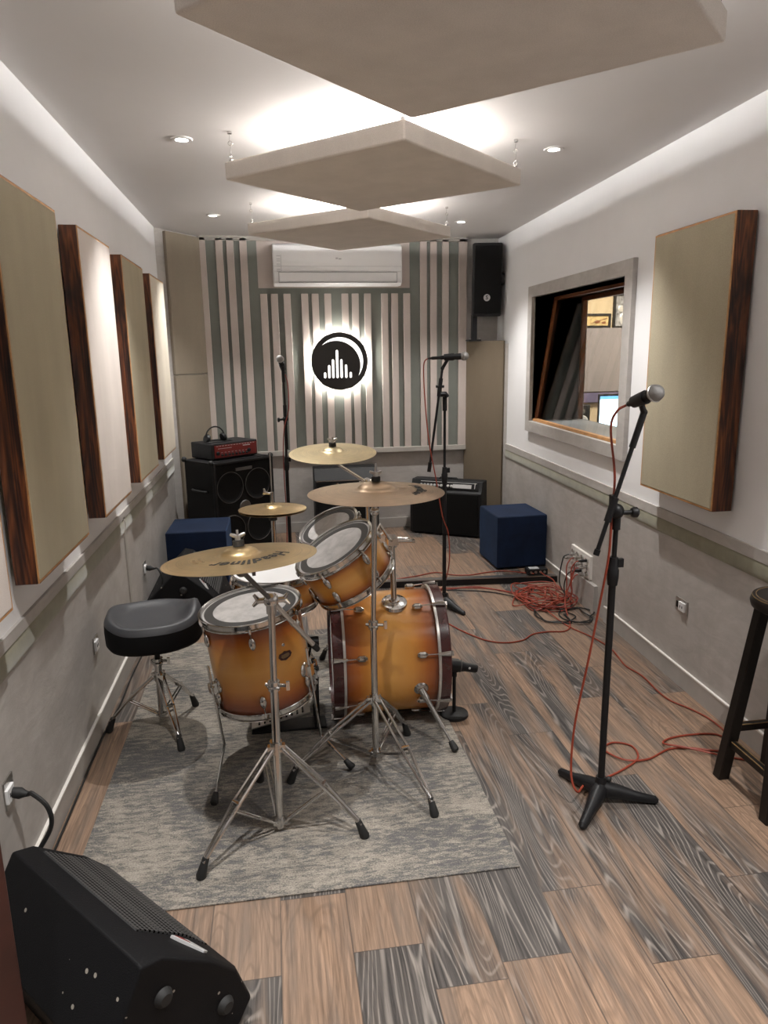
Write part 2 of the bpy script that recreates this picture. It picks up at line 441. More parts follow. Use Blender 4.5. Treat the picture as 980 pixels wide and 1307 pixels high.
def rug_mat():
    mt, nt, b = new_mat('distressed_grey_rug'); N = NT(nt); c = N.coord()
    a = N.noise(N.map(c, (1.6, 2.4, 1)), 1.4, 4, 0.6, 0.8)
    st = N.noise(N.map(c, (10, 34, 1)), 1.8, 6, 0.75, 0.5)
    sp = N.noise(N.map(c, (90, 150, 1)), 2.0, 3, 0.7)
    k = N.math('ADD', N.math('ADD', N.math('MULTIPLY', st, 0.62), N.math('MULTIPLY', a, 0.38)), N.math('MULTIPLY', N.math('SUBTRACT', sp, 0.5), 0.22))
    base = N.ramp(k, [(0.425, (0.140, 0.138, 0.142)), (0.485, (0.20, 0.193, 0.178)), (0.525, (0.31, 0.285, 0.25)), (0.62, (0.40, 0.37, 0.325))])
    shade = N.ramp(sp, [(0.3, (0.55, 0.54, 0.53)), (0.7, (1.12, 1.1, 1.08))])
    N.link(N.mix(1.0, base, shade, 'MULTIPLY'), b.inputs['Base Color'])
    b.inputs['Roughness'].default_value = 0.95; b.inputs['Specular IOR Level'].default_value = 0.1
    N.link(N.bump(sp, 0.4, 0.004), b.inputs['Normal'])
    return mt
M_rug = rug_mat()
def glass_mat():
    mt, nt, b = new_mat('window_glass'); N = NT(nt); nt.nodes.remove(b)
    out = nt.nodes['Material Output']
    fr = N.n('ShaderNodeFresnel', {'IOR': 1.5}).outputs[0]
    fr = N.math('MULTIPLY', fr, N.math('SUBTRACT', 1.0, N.n('ShaderNodeNewGeometry').outputs['Backfacing']))
    t = N.n('ShaderNodeBsdfTransparent', {'Color': (0.95, 0.96, 0.96, 1)}).outputs[0]
    g = N.n('ShaderNodeBsdfGlossy', {'Roughness': 0.01}).outputs[0]
    mx = N.n('ShaderNodeMixShader', {0: fr, 1: t, 2: g}).outputs[0]
    N.link(mx, out.inputs['Surface']); return mt
M_glass = glass_mat()

# ================================================================== SETTING
def struct(name, mb, mat, parent=None, **k):
    o = mb.build(name, mat, parent, world=True, **k)
    if parent is None: o['kind'] = 'structure'
    return o
# floor in two levels: the room and the low stage at the back
mb = MB(); x0, x1 = XL-0.25, 2.25
mb.hexa([(x0, YR-0.2, -0.1), (x1, YR-0.2, -0.1), (x1, step_y(x1), -0.1), (x0, step_y(x0), -0.1), (x0, YR-0.2, 0), (x1, YR-0.2, 0), (x1, step_y(x1), 0), (x0, step_y(x0), 0)])
struct('floor', mb, M_floor)
mb = MB()
mb.hexa([(x0, step_y(x0)+.004, -0.1), (x1, step_y(x1)+.004, -0.1), (x1, YB+.2, -0.1), (x0, YB+.2, -0.1), (x0, step_y(x0)+.004, PLAT), (x1, step_y(x1)+.004, PLAT), (x1, YB+.2, PLAT), (x0, YB+.2, PLAT)])
struct('floor_stage', mb, M_floor)
mb = MB()      # metal nosing on the step
def nose(x, dy, z): return (x, step_y(x)+dy, z)
for (d0, d1, z0, z1, nm, mt_) in ((-0.004, 0.004, 0.0, PLAT-.001, 'trim_9', M_bmetal), (-0.006, 0.045, PLAT, PLAT+.006, 'trim_1', M_steel)):
    xa, xb = XL, xr(4.75); mb = MB()
    mb.hexa([nose(xa, d0, z0), nose(xb, d0, z0), nose(xb, d1, z0), nose(xa, d1, z0), nose(xa, d0, z1), nose(xb, d0, z1), nose(xb, d1, z1), nose(xa, d1, z1)])
    struct(nm, mb, mt_)
mb = MB(); mb.b2((XL-.25, YR-.2, H), (2.3, YB+.2, H+.15)); struct('ceiling', mb, M_ceil)
mb = MB(); mb.b2((XL-.2, YR-.2, -.1), (XL, YB+.2, H)); struct('wall_left', mb, M_white)
mb = MB(); mb.b2((XL-.2, YB, -.1), (2.3, YB+.2, H)); struct('wall_back', mb, M_conc)
mb = MB(); mb.b2((XL-.2, YR-.2, -.1), (2.3, YR, H)); struct('wall_rear', mb, M_white)
# right wall with the window opening
WY0, WY1, WZ0, WZ1 = 3.865, 5.425, 1.10, 2.03
TW = 0.42
def rw(mb, ya, yb, za, zb, da=0.0, db=TW):
    """block of the right wall: da/db are depths behind (+) or before (-) its face"""
    P = lambda y, d, z: (xr(y)+d, y, z)
    return mb.hexa([P(ya, da, za), P(ya, db, za), P(yb, db, za), P(yb, da, za), P(ya, da, zb), P(ya, db, zb), P(yb, db, zb), P(yb, da, zb)])
mb = MB(); rw(mb, YR, YB+.2, -.1, WZ0); rw(mb, YR, YB+.2, WZ1, H); rw(mb, YR, WY0, WZ0, WZ1); rw(mb, WY1, YB+.2, WZ0, WZ1)
struct('wall_right', mb, M_white)
# cement wainscot, roll moulding and baseboards on both sides
LB, LR0, LR1, RB, RR0, RR1 = 0.828, 0.708, 0.788, 0.84, 0.715, 0.79
mb = MB(); mb.b2((XL, YR, 0), (XL+.004, 6.02, LR0)); mb.b2((XL, YR, LR1), (XL+.012, 6.02, LB)); struct('trim_2', mb, M_conc)
mb = MB(); rw(mb, YR, 6.1, 0, RR0, -.004, .01); rw(mb, YR, 6.1, RR1, RB, -.012, .01); struct('trim_3', mb, M_conc)
def roll(mb, ya, yb, z0, z1, side):
    n = 10; zc, hh = (z0+z1)/2, (z1-z0)/2
    prof = [(0.014*math.sin(PI*i/n)**0.6, zc - hh*math.cos(PI*i/n)) for i in range(n+1)]
    vs = []
    for y in (ya, yb):
        for d, z in prof: vs.append(((XL+d) if side < 0 else xr(y)-d, y, z))
    k = n+1
    mb.add(vs, [(i, i+1, k+i+1, k+i) for i in range(n)] + [tuple(range(k)), tuple(range(k, 2*k))])
mb = MB(); roll(mb, YR, 3.93, LR0, LR1, -1); roll(mb, 3.965, 6.02, LR0, LR1, -1); struct('trim_4', mb, M_roll)
mb = MB(); roll(mb, YR, 6.1, RR0, RR1, 1); struct('trim_5', mb, M_roll)
mb = MB(); mb.b2((XL, 3.93, 0.09), (XL+.012, 3.965, 0.80)); rw(mb, 3.93, 3.955, 0.09, RR0, -.010, .005); struct('trim_6', mb, M_rail)
mb = MB(); mb.b2((XL, YR, 0), (XL+.014, 6.02, .092)); struct('baseboard_left', mb, M_base, bevel=.002)
mb = MB(); mb.b2((XL, YR, .092), (XL+.016, 6.02, .1)); struct('trim_7', mb, M_lip)
mb = MB(); rw(mb, YR, 3.94, 0, .092, -.014, .01); rw(mb, 4.14, 6.1, 0, .092, -.014, .01); struct('baseboard_right', mb, M_base)
mb = MB(); rw(mb, YR, 3.94, .092, .1, -.016, .01); rw(mb, 4.14, 6.1, .092, .1, -.016, .01); struct('trim_8', mb, M_lip)
mb = MB(); mb.b2((-.5, YB-.014, PLAT), (1.7, YB, PLAT+.092)); struct('baseboard_back', mb, M_base, bevel=.002)
# splayed back corners
def prism_xy(mb, pts, z0, z1):
    k = len(pts)
    mb.add([(a, b, z0) for a, b in pts] + [(a, b, z1) for a, b in pts], [tuple(range(k))[::-1], tuple(range(k, 2*k))] + [(i, (i+1) % k, k+(i+1) % k, k+i) for i in range(k)])
    return mb
LCa, LCb = V((XL, 6.02)), V((-0.535, YB))
mb = prism_xy(MB(), [(XL, 6.02), (-0.535, YB), (XL, YB)], 0, H); struct('wall_left_corner', mb, M_conc)
RCa, RCb = V((1.735, YB)), V((xr(6.1), 6.10))
mb = prism_xy(MB(), [(1.735, YB), (xr(6.1), 6.10), (xr(YB), YB)], 0, 1.70); struct('wall_right_corner', mb, M_conc)

# upholstered corner panels
def corner_panel(a, b, t0, t1, z0, z1, label, group=None, mat=None):
    d = (b-a).normalized(); nrm = V((d.y, -d.x))
    if nrm.y > 0: nrm = -nrm
    L = (b-a).length; p, q = a+d*(L*t0), a+d*(L*t1)
    mb = prism_xy(MB(), [tuple(p), tuple(q), tuple(q+nrm*.03), tuple(p+nrm*.03)], z0, z1)
    return mb.build('corner_panel', mat or M_taupe, None, bevel=.006, label=label, cat='acoustic panel', group=group)
corner_panel(LCa, LCb, .17, .98, 1.49, 2.585, 'upper taupe fabric panel across the left back corner, touching the ceiling')
corner_panel(LCa, LCb, .17, .98, .14, 1.484, 'lower taupe fabric panel across the left back corner, behind the bass cabinet')
corner_panel(RCa, RCb, .03, .93, .14, 1.725, 'brown fabric panel across the right back corner, under the hanging loudspeaker', mat=M_brownfab)

# slatted wall panel
PY = YB-.03
sp = thing('slat_wall_panel', 'striped wall panel of beige slats on grey green backing, behind the lit sign', 'wall panel', (0.6, YB, .76))
SX0, SX1 = -.535, 1.735
mb = MB(); mb.b2((SX0, PY, .80), (SX1, YB, 2.565)); mb.build('backing', M_slatbg, sp)
SY = PY-.022
mb = MB()
per = (1.662+.406)/6
mb.b2((SX0, SY, .80), (-.487, PY, 2.59)); mb.b2((1.662, SY, .80), (SX1, PY, 2.59))
for k in range(6):
    b0 = -.406 + k*per
    for o in (0.0, .089, .196):
        top = 2.585 if k in (0, 5) else 2.139
        mb.b2((b0+o, SY, .80), (b0+o+.059, PY, top))
mb.build('slats', M_slat, sp, bevel=.003)
mb = MB(); mb.b2((SX0, SY-.008, .757), (SX1, YB, .802)); mb.build('bottom_rail', M_rail, sp, bevel=.003)
mb = MB(); mb.b2((SX0, SY, 2.565), (SX1, YB, 2.6)); mb.build('top_rail', M_rail, sp)
mb = MB(); mb.b2((-.072, PY-.006, 2.186), (1.226, PY, 2.565)); mb.build('mounting_board', M_slat, sp)

# ================================================================== LIT SIGN
SGX, SGZ, SGY = .592, 1.571, 6.352
sg = thing('logo_sign', 'round black sign with glowing bars and crescent on the striped back wall', 'sign', (SGX, 6.40, SGZ))
FR = frame((SGX, SGY, SGZ), (0, -1, 0), (1, 0, 0))      # local x right, local y: up
R = .246
mb = MB(FR); mb.lathe([(0, -.012), (R-.004, -.012), (R, -.008), (R, 0), (R-.002, .002), (0, .002)], 96); mb.build('disc', M_signdisc, sg)
mb = MB(FR); mb.lathe([(R-.03, -.030), (R-.012, -.030), (R-.012, -.016), (R-.03, -.016)], 96, None, True); mb.build('light_ring', M_sign, sg)
for a in (.7, 2.3, 3.9, 5.5): MB(FR).cyl((.12*math.cos(a), .12*math.sin(a), -.055), (.12*math.cos(a), .12*math.sin(a), -.012), .008).build('standoff', M_bmetal, sg)
for bx, b0, b1 in ((-.131, -.142, -.092), (-.094, -.142, -.030), (-.059, -.142, .018), (-.023, -.142, .096), (.013, -.142, .018), (.053, -.142, -.028), (.092, -.142, -.092)):
    mb = MB(FR); r = .0100
    poly = [(bx+r*math.cos(PI*i/10), b1-r+r*math.sin(PI*i/10)) for i in range(11)] + [(bx-r*math.cos(PI*i/10), b0+r-r*math.sin(PI*i/10)) for i in range(11)]
    mb.prism(poly, .0015, .0035, FR if False else Matrix.Identity(4)); mb.build('bar', M_signface, sg)
# crescent: outer arc r=.205, inner arc of a smaller disc shifted to lower left
mb = MB(FR); out = []; a0, a1 = math.radians(-38), math.radians(138)
no = 40
for i in range(no+1):
    a = a0 + (a1-a0)*i/no; out.append((.203*math.cos(a), .203*math.sin(a)))
pA, pB = V(out[0]), V(out[-1]); inn = []
mid = V((math.cos((a0+a1)/2), math.sin((a0+a1)/2)))*.163
# circle through pB, mid, pA
def circ3(a, b, c):
    d = 2*(a.x*(b.y-c.y)+b.x*(c.y-a.y)+c.x*(a.y-b.y))
    ux = ((a.length_squared)*(b.y-c.y)+(b.length_squared)*(c.y-a.y)+(c.length_squared)*(a.y-b.y))/d
    uy = ((a.length_squared)*(c.x-b.x)+(b.length_squared)*(a.x-c.x)+(c.length_squared)*(b.x-a.x))/d
    return V((ux, uy))
cc = circ3(pA, mid, pB); rc = (pA-cc).length
aa, ab = math.atan2(pA.y-cc.y, pA.x-cc.x), math.atan2(pB.y-cc.y, pB.x-cc.x)
if ab < aa: ab += 2*PI
for i in range(no+1):
    a = aa + (ab-aa)*i/no; inn.append((cc.x+rc*math.cos(a), cc.y+rc*math.sin(a)))
vs = [(x, y, z) for z in (.0015, .0035) for x, y in out+inn]; k = 2*(no+1); fs = []
for i in range(no):
    fs += [(i, i+1, no+1+i+1, no+1+i), (k+i, k+i+1, k+no+2+i, k+no+1+i), (i, i+1, k+i+1, k+i), (no+1+i, no+2+i, k+no+2+i, k+no+1+i)]
mb.add(vs, fs); mb.build('crescent', M_signface, sg)

# ================================================================== AIR CONDITIONER
AX0, AX1, AZ0, AZ1, AY = .055, 1.128, 2.190, 2.525, 6.235
ac = thing('air_conditioner', 'white split air conditioner high on the striped back wall', 'air conditioner', ((AX0+AX1)/2, PY, AZ0))
FA = Matrix(((0, 0, 1, AX0), (-1, 0, 0, PY-.007), (0, 1, 0, 0), (0, 0, 0, 1)))     # poly x: out from wall, y: up; extrude along X
D = PY-.007-AY
poly = [(0, AZ0+.03), (.03, AZ0+.004), (D-.06, AZ0), (D-.012, AZ0+.02), (D-.004, AZ0+.05), (D, AZ0+.12), (D, AZ1-.04), (D-.02, AZ1-.012), (D-.05, AZ1), (0, AZ1)]
MB().prism(poly, 0, AX1-AX0, FA).build('body', M_plastic, ac, bevel=.012, seg=3)
mb = MB(); mb.b2((AX0+.004, AY-.007, AZ0+.112), (AX1-.004, AY+.01, AZ1-.022)); acf = mb.build('front_panel', M_plastic, ac, bevel=.006, seg=3)
mb = MB(); mb.b2((AX0+.05, AY-.003, AZ0+.030), (AX1-.05, AY+.02, AZ0+.098)); mb.build('louver', M_plastic, ac, bevel=.004)
mb = MB()
for z in (AZ0+.106, AZ0+.024): mb.b2((AX0+.045, AY-.0035, z-.0025), (AX1-.045, AY+.02, z+.0025))
for x in (AX0+.045, AX1-.045): mb.b2((x-.002, AY-.0035, AZ0+.024), (x+.002, AY+.02, AZ0+.106))
mb.b2((AX0+.008, AY-.0085, AZ0+.150), (AX1-.008, AY-.006, AZ0+.152)); mb.build('seam', M_plastic2, ac)
mb = MB()
for z in (2.30, 2.315, 2.34, 2.355, 2.38, 2.395, 2.42): mb.b2((AX0+.032, AY-.009, z), (AX0+.062, AY-.006, z+.004))
mb.b2((AX0+.066, AY-.009, 2.30), (AX0+.069, AY-.006, 2.43)); mb.build('sticker', M_plastic2, acf)
mb = MB(); mb.b2((AX0+.515, AY-.0085, 2.398), (AX0+.534, AY-.006, 2.409)); mb.b2((AX0+.538, AY-.0085, 2.395), (AX0+.562, AY-.006, 2.404)); mb.build('brand_mark', M_plastic2, acf)

# ================================================================== CEILING PANELS AND DOWNLIGHTS
def cloud(first, cx, cy, a, label):
    if first is None:
        c = thing('ceiling_acoustic_panel', label, 'acoustic panel', (cx, cy, 2.40), a, 'square fabric panels hung from the ceiling')
        M = WM[c.name]; h = .485
        Mr = M @ Matrix.Rotation(PI/4, 4, 'Z')
        mb = MB(Mr); mb.box((0, 0, .0375), (2*h, 2*h, .075)); mb.build('fabric_body', M_cloud, c, bevel=.009, seg=3)
        for i in range(4):
            an = i*PI/2; rr = h*math.sqrt(2)-.03; p = V((rr*math.cos(an), rr*math.sin(an), 0)); mb = MB(M)
            mb.cyl(p+V((0, 0, .072)), p+V((0, 0, .085)), .009)
            mb.torus(.011, .0018, frame(p+V((0, 0, .098)), (1, 0.4, 0)), 20, 6)
            mb.tube([p+V((0, 0, .108)), p+V((.002, 0, .145)), p+V((-.003, 0, .165)), p+V((0, 0, .19))], .0016, 6)
            mb.torus(.009, .0018, frame(p+V((0, 0, .152)), (.3, 1, 0)), 20, 6)
            mb.cyl(p+V((0, 0, .19)), p+V((0, 0, .2)), .010); mb.build('hanging_hook', M_chrome, c)
        mb = MB(Mr); q = .15
        for sx, sy, dx, dy in ((0, -q, 2*q, .02), (0, q, 2*q, .02), (-q, 0, .02, 2*q), (q, 0, .02, 2*q)): mb.box((sx, sy, .082), (dx, dy, .012))
        mb.build('led_strip', M_led, c)
        return c
    M = Matrix.Translation((cx, cy, 2.40)) @ Matrix.Rotation(a, 4, 'Z')
    return copy_tree(first, M, None, label)
c1 = cloud(None, .505, 1.90, 0, 'square fabric ceiling panel nearest the camera, cut off by the top edge')
cloud(c1, .525, 3.515, 0.0, 'middle of three square fabric ceiling panels, hanging between two downlights')
cloud(c1, .577, 5.075, .03, 'farthest square fabric ceiling panel, in front of the air conditioner')

dl = None
for (x, y, label) in ((-.35, 3.65, 'ceiling downlight left of the middle ceiling panel'), (1.42, 3.65, 'ceiling downlight right of the middle ceiling panel'),
                      (-.35, 5.50, 'small ceiling downlight at far left, above the left corner panel'), (1.48, 5.65, 'small ceiling downlight at far right, above the hanging loudspeaker'),
                      (-.24, 1.32, None), (1.42, 1.32, None), (-.35, -.1, None), (1.42, -.1, None)):
    if label:
        if dl is None:
            dl = thing('ceiling_downlight', label, 'downlight', (x, y, H), None, 'recessed ceiling downlights')
            M = WM[dl.name]
            MB(M).lathe([(.026, -.001), (.030, -.006), (.046, -.006), (.050, 0.0), (.026, 0.0)], 32, None, True).build('trim_ring', M_ceil, dl)
            MB(M).lathe([(0, -.0025), (.025, -.0025), (.025, -.0005), (0, -.0005)], 24).build('lens', M_lens, dl)
        else: copy_tree(dl, Matrix.Translation((x, y, H)), None, label)
    L = bpy.data.lights.new('downlight_lamp', 'SPOT'); L.energy = 120 if y < 2 and y > 0 else 80; L.color = (1.0, .975, .945); L.spot_size = math.radians(92); L.spot_blend = 1.0; L.shadow_soft_size = .02
    lo = bpy.data.objects.new('downlight_lamp', L); COL.objects.link(lo); lo.location = (x, y, H-.03)

# ================================================================== WOOD FRAMED WALL PANELS
def wall_panel(M, w, h, d, fab, label, group):
    """local: x along wall, y away from the wall, z up; origin lower corner at the wall"""
    t = thing('framed_acoustic_panel', label, 'acoustic panel', M.translation, M.to_3x3().to_4x4(), group)
    mb = MB(M); b = .018
    mb.box((b/2, d/2, h/2), (b, d, h)); mb.box((w-b/2, d/2, h/2), (b, d, h)); mb.box((w/2, d/2, b/2), (w-2*b, d, b)); mb.box((w/2, d/2, h-b/2), (w-2*b, d, b))
    wf = mb.build('wood_frame', M_char, t, bevel=.003)
    mb = MB(M); e = .009
    for (x, z, dx, dz) in ((b/2, h/2, b-.004, h-.004), (w-b/2, h/2, b-.004, h-.004), (w/2, b/2, w-2*b, b-.004), (w/2, h-b/2, w-2*b, b-.004)):
        mb.box((x, d+.001, z), (dx, .004, dz))
    mb.build('front_edge', M_edge, wf)
    mb = MB(M); mb.box((w/2, d/2+.006, h/2), (w-2*b+.02, d-.002, h-2*b+.02)); mb.build('fabric_face', fab, t, bevel=.006, seg=3)
    return t
PX, PF = XL+.022, -.742
Lm = lambda y: Matrix(((0, 1, 0, PX), (1, 0, 0, y), (0, 0, 1, .957), (0, 0, 0, 1)))
for y0, y1, fab, label in ((1.40, 2.03, M_pale, 'white fabric wall panel at the left picture edge, mostly cut off'),
                           (2.262, 2.90, M_khaki, 'khaki fabric wall panel nearest on the left wall, in charred wood frame'),
                           (3.198, 3.80, M_pale, 'pinkish white wall panel in charred wood frame, second from the near end'),
                           (4.085, 4.73, M_khaki, 'narrow looking khaki wall panel between the pinkish white and the cream ones'),
                           (4.99, 5.60, M_cream, 'cream wall panel farthest along the left wall, by the corner')):
    wall_panel(Lm(y0), y1-y0, 1.20, PF-PX, fab, label, 'wood framed panels on the left wall')
ang = math.atan2(1, .0275)
dx = V((.0275, 1, 0)).normalized(); nx = V((-1, .0275, 0)).normalized()
o = V((xr(2.75)-.012, 2.75, .953))
Mr = Matrix(((dx.x, nx.x, 0, o.x), (dx.y, nx.y, 0, o.y), (0, 0, 1, o.z), (0, 0, 0, 1)))
wall_panel(Mr, .648, 1.21, .088, M_khaki, 'tall khaki fabric panel in charred wood frame on the right wall', None)

# ================================================================== CONTROL ROOM WINDOW
win = thing('window_1', None, None, (xr(4.65), 4.65, 1.02), kind='structure')
mb = MB()
oy0, oy1, oz0, oz1 = 3.772, 5.515, 1.018, 2.112
def ring_front(mb, y0, y1, z0, z1, Y0, Y1, Z0, Z1, da, db):
    P = lambda y, d, z: (xr(y)+d, y, z)
    for a in (((Y0, Z0), (Y1, Z0), (y1, z0), (y0, z0)), ((Y1, Z0), (Y1, Z1), (y1, z1), (y1, z0)), ((Y1, Z1), (Y0, Z1), (y0, z1), (y1, z1)), ((Y0, Z1), (Y0, Z0), (y0, z0), (y0, z1))):
        mb.hexa([P(y, da, z) for y, z in a] + [P(y, db, z) for y, z in a])
ring_front(mb, WY0, WY1, WZ0, WZ1, oy0, oy1, oz0, oz1, -.03, .0)
mb.build('window_frame', M_conc, win, bevel=.003)
mb = MB(); ring_front(mb, WY0, WY1, WZ0, WZ1, WY0-.004, WY1+.004, WZ0-.004, WZ1+.004, -.0, TW-.002); mb.build('jamb_lining', M_jamb, win)
# inclined pane, its wooden beads
def gx(z, y): return xr(y) + (.035 + (z-WZ0)/(WZ1-WZ0)*.135)
mb = MB(); q = []
for z in (WZ0+.005, WZ1-.005):
    for y, d in ((WY0, 0), (WY1, 0), (WY1, .006), (WY0, .006)): q.append((gx(z, y)+d, y, z))
mb.hexa(q); mb.build('pane', M_glass, win)
mb = MB()
def bead(y0, y1, z0, z1, d0=-.022, d1=-.001):
    q = []
    for z in (z0, z1):
        for y, d in ((y0, d0), (y0, d1), (y1, d1), (y1, d0)): q.append((gx(z, y)+d, y, z))
    mb.hexa(q)
bw = .022
bead(WY0, WY0+bw, WZ0, WZ1); bead(WY1-bw, WY1, WZ0, WZ1); bead(WY0, WY1, WZ1-bw, WZ1)
mb.build('window_bead', M_bead, win)
mb = MB(); bead(WY0, WY1, WZ0, WZ0+.018, -.034, -.001); mb.build('sill_bead', M_edge, win)
mb = MB(); rw(mb, WY0, WY1, WZ0-.002, WZ0+.004, .05, TW-.03); mb.build('sill_board', M_desk, win)
mb = MB()
for z0, z1, y0, y1 in ((WZ0, WZ1, WY1-.03, WY1), (WZ0, WZ1, WY0, WY0+.03), (WZ1-.03, WZ1, WY0, WY1)): rw(mb, y0, y1, z0, z1, TW-.05, TW-.02)
mb.build('inner_bead', M_bead, win)
# second pane on the control room side
mb = MB(); rw(mb, WY0, WY1, WZ0, WZ1, TW-.018, TW-.012); mb.build('inner_pane', M_glass, win)

# control room beyond
CX0, CX1, CY0, CY1 = xr(4.6)+TW, 4.4, 3.0, 7.2
mb = MB(); mb.b2((CX0-.1, CY0-.1, .0), (CX1+.1, CY1+.1, .0+.02)); struct('floor_control_room', mb, M_ctrlgrey)
mb = MB(); mb.b2((CX0-.1, CY0-.1, H), (CX1+.1, CY1+.1, H+.1)); struct('ceiling_control_room', mb, M_ceil)
mb = MB(); mb.b2((2.40, CY1, 0), (CX1+.1, CY1+.1, H)); struct('wall_control_room_back', mb, M_ctrl)
mb = MB(); mb.b2((CX1, CY0-.1, 0), (CX1+.1, CY1, H)); struct('wall_control_room_right', mb, M_ctrl)
mb = MB(); mb.b2((2.46, CY0-.1, 0), (CX1, CY0, H)); struct('wall_control_room_front', mb, M_ctrl)
mb = MB(); mb.b2((2.56, CY1-.04, 1.205), (CX1, CY1, 1.85)); mb.build('acoustic_panel', M_ctrlgrey, None, bevel=.006, label='wide grey fabric panel on the control room wall behind the glass', cat='acoustic panel')
mb = MB(); mb.b2((2.56, CY1-.05, 1.095), (CX1, CY1, 1.195)); mb.build('padded_panel', M_ctrlpur, None, bevel=.006, label='low violet padded band under the grey panel behind the glass', cat='acoustic panel')
def picture(x0, x1, z0, z1, art, label):
    t = thing('framed_picture', label, 'picture', ((x0+x1)/2, CY1, z0)); b = .022
    mb = MB(); y0, y1 = CY1-.03, CY1
    mb.b2((x0, y0, z0), (x0+b, y1, z1)); mb.b2((x1-b, y0, z0), (x1, y1, z1)); mb.b2((x0+b, y0, z0), (x1-b, y1, z0+b)); mb.b2((x0+b, y0, z1-b), (x1-b, y1, z1)); mb.build('picture_frame', M_black, t)
    mb = MB(); mb.b2((x0+b, CY1-.016, z0+b), (x1-b, CY1, z1-b)); mb.build('print', art, t)
    return [c_ for c_ in children_of(t) if c_.name.startswith('print')][0]
pc = picture(3.135, 3.462, 1.852, 1.992, M_paper, 'small landscape picture in black frame with brownish print, behind the glass')
mb = MB(frame((3.36, CY1-.018, 1.915), (0, -1, 0), (1, 0, 0)))
mb.tube([(-.11, -.018, 0), (-.05, .0, 0), (.0, .012, 0), (.06, .03, 0)], .003, 6); mb.ball((-.04, -.004, 0), .02, (1.5, .8, .1)); mb.ball((.03, -.012, 0), .014, (1.6, .8, .1)); mb.build('print_motif', M_bead, pc)
pc = picture(3.488, 3.74, 1.845, 2.19, M_photo, 'tall dark framed picture with grey photograph, at the window edge')
mb = MB(frame((3.60, CY1-.018, 1.96), (0, -1, 0), (1, 0, 0))); mb.ball((-.03, .08, 0), .035, (1, 1, .1)); mb.ball((.0, -.02, 0), .05, (.9, 1.2, .1)); mb.build('print_motif', M_silver, pc)
mb = MB(); mb.b2((2.62, 5.2, .80), (CX1-.2, 6.75, .835)); tm = thing('mixing_desk', 'grey control room desk top seen through the bottom of the window', 'desk', (3.3, 6.0, .02))
mb.build('desk_top', M_desk, tm, bevel=.004)
for x in (2.75, CX1-.35):
    for y in (5.3, 6.65): mb = MB(); mb.b2((x, y-.03, .02), (x+.05, y+.03, .80)); mb.build('leg', M_bmetal, tm)
sc = thing('computer_monitor', 'glowing computer screen on the desk behind the glass', 'monitor', (3.45, 6.60, .835))
mb = MB(); mb.b2((3.105, 6.60, .865), (3.67, 6.63, 1.215)); mb.build('bezel', M_black, sc, bevel=.004)
mb = MB(); mb.b2((3.117, 6.596, .877), (3.658, 6.6, 1.165)); scr = mb.build('screen', M_screen, sc)
mb = MB(); mb.b2((3.117, 6.596, 1.166), (3.658, 6.6, 1.195)); mb.build('toolbar', M_screen2, scr)
mb = MB(); mb.box((3.39, 6.63, .842), (.22, .18, .014)); mb.box((3.39, 6.645, .88), (.04, .02, .10)); mb.build('stand', M_black, sc)
ms = thing('studio_monitor_speaker', 'small black monitor speaker with pale cone beside the computer screen', 'loudspeaker', (2.98, 6.62, .835))
mb = MB(); mb.b2((2.85, 6.62, .835), (3.03, 6.74, 1.115)); mb.build('cabinet', M_black, ms, bevel=.006)
Fm = frame((2.950, 6.618, .955), (0, -1, 0), (1, 0, 0)); MB(Fm).lathe([(0, .004), (.03, .002), (.055, .008), (.062, .004), (.062, -.001), (0, -.001)], 28).build('woofer_cone', M_silver, ms)
Fm = frame((2.950, 6.618, 1.055), (0, -1, 0), (1, 0, 0)); MB(Fm).lathe([(0, .008), (.015, .006), (.026, .001), (0, -.001)], 20).build('tweeter', M_dsteel, ms)
L = bpy.data.lights.new('control_room_lamp', 'AREA'); L.energy = 46; L.color = (1, .88, .72); L.size = .5
lo = bpy.data.objects.new('control_room_lamp', L); COL.objects.link(lo); lo.location = (3.5, 6.0, 2.55)

# ================================================================== DOOR AT LEFT, OUTLETS
dr = thing('door_1', None, None, (-.62, 1.28, 0), kind='structure')
mb = MB(); a, b = V((-.523, 1.235, 0)), V((-.80, .55, 0)); d = (b-a).normalized(); n = V((d.y, -d.x, 0))
P = [a, b, b+n*.04, a+n*.04]
mb.hexa([p+V((0, 0, .008)) for p in P] + [p+V((0, 0, 2.05)) for p in P]); mb.build('door_leaf', M_door, dr, bevel=.003)
mb = MB()
hp = a+d*.06; 
for s in (-1, 1):
    base = hp + (n*.04 if s > 0 else n*0); out = n*(.05*s)
    mb.cyl(base+V((0, 0, 1.0)), base+out+V((0, 0, 1.0)), .009); mb.tube([base+out+V((0, 0, 1.0)), base+out+d*.11+V((0, 0, 1.0))], .009)
mb.build('door_handle', M_steel, dr)

def outlet(M, label, plug=None, size=(.105, .07)):
    """local: x along wall, y up, z out of the wall"""
    t = thing('wall_outlet', label, 'outlet', M.translation, M.to_3x3().to_4x4(), 'metal wall outlets')
    MB(M).box((0, 0, .003), (size[0], size[1], .006)).build('face_plate', M_steel, t, bevel=.0015)
    so = MB(M).box((-.012, 0, .010), (.052, .045, .010)).build('socket', M_plastic, t, bevel=.002)
    for x in (-.022, -.004): MB(M).box((x, 0, .0155), (.004, .012, .0015)).build('contact', M_bmetal, so)
    if size[0] > .09: MB(M).box((.034, 0, .008), (.014, .03, .004)).build('blank_insert', M_bmetal, t)
    return t
MLo = lambda y, z: Matrix(((0, 0, 1, XL+.004), (1, 0, 0, y), (0, 1, 0, z), (0, 0, 0, 1)))
MRo = lambda y, z: Matrix(((dx.x, 0, nx.x, xr(y)-.004), (dx.y, 0, nx.y, y), (0, 1, 0, z), (0, 0, 0, 1)))
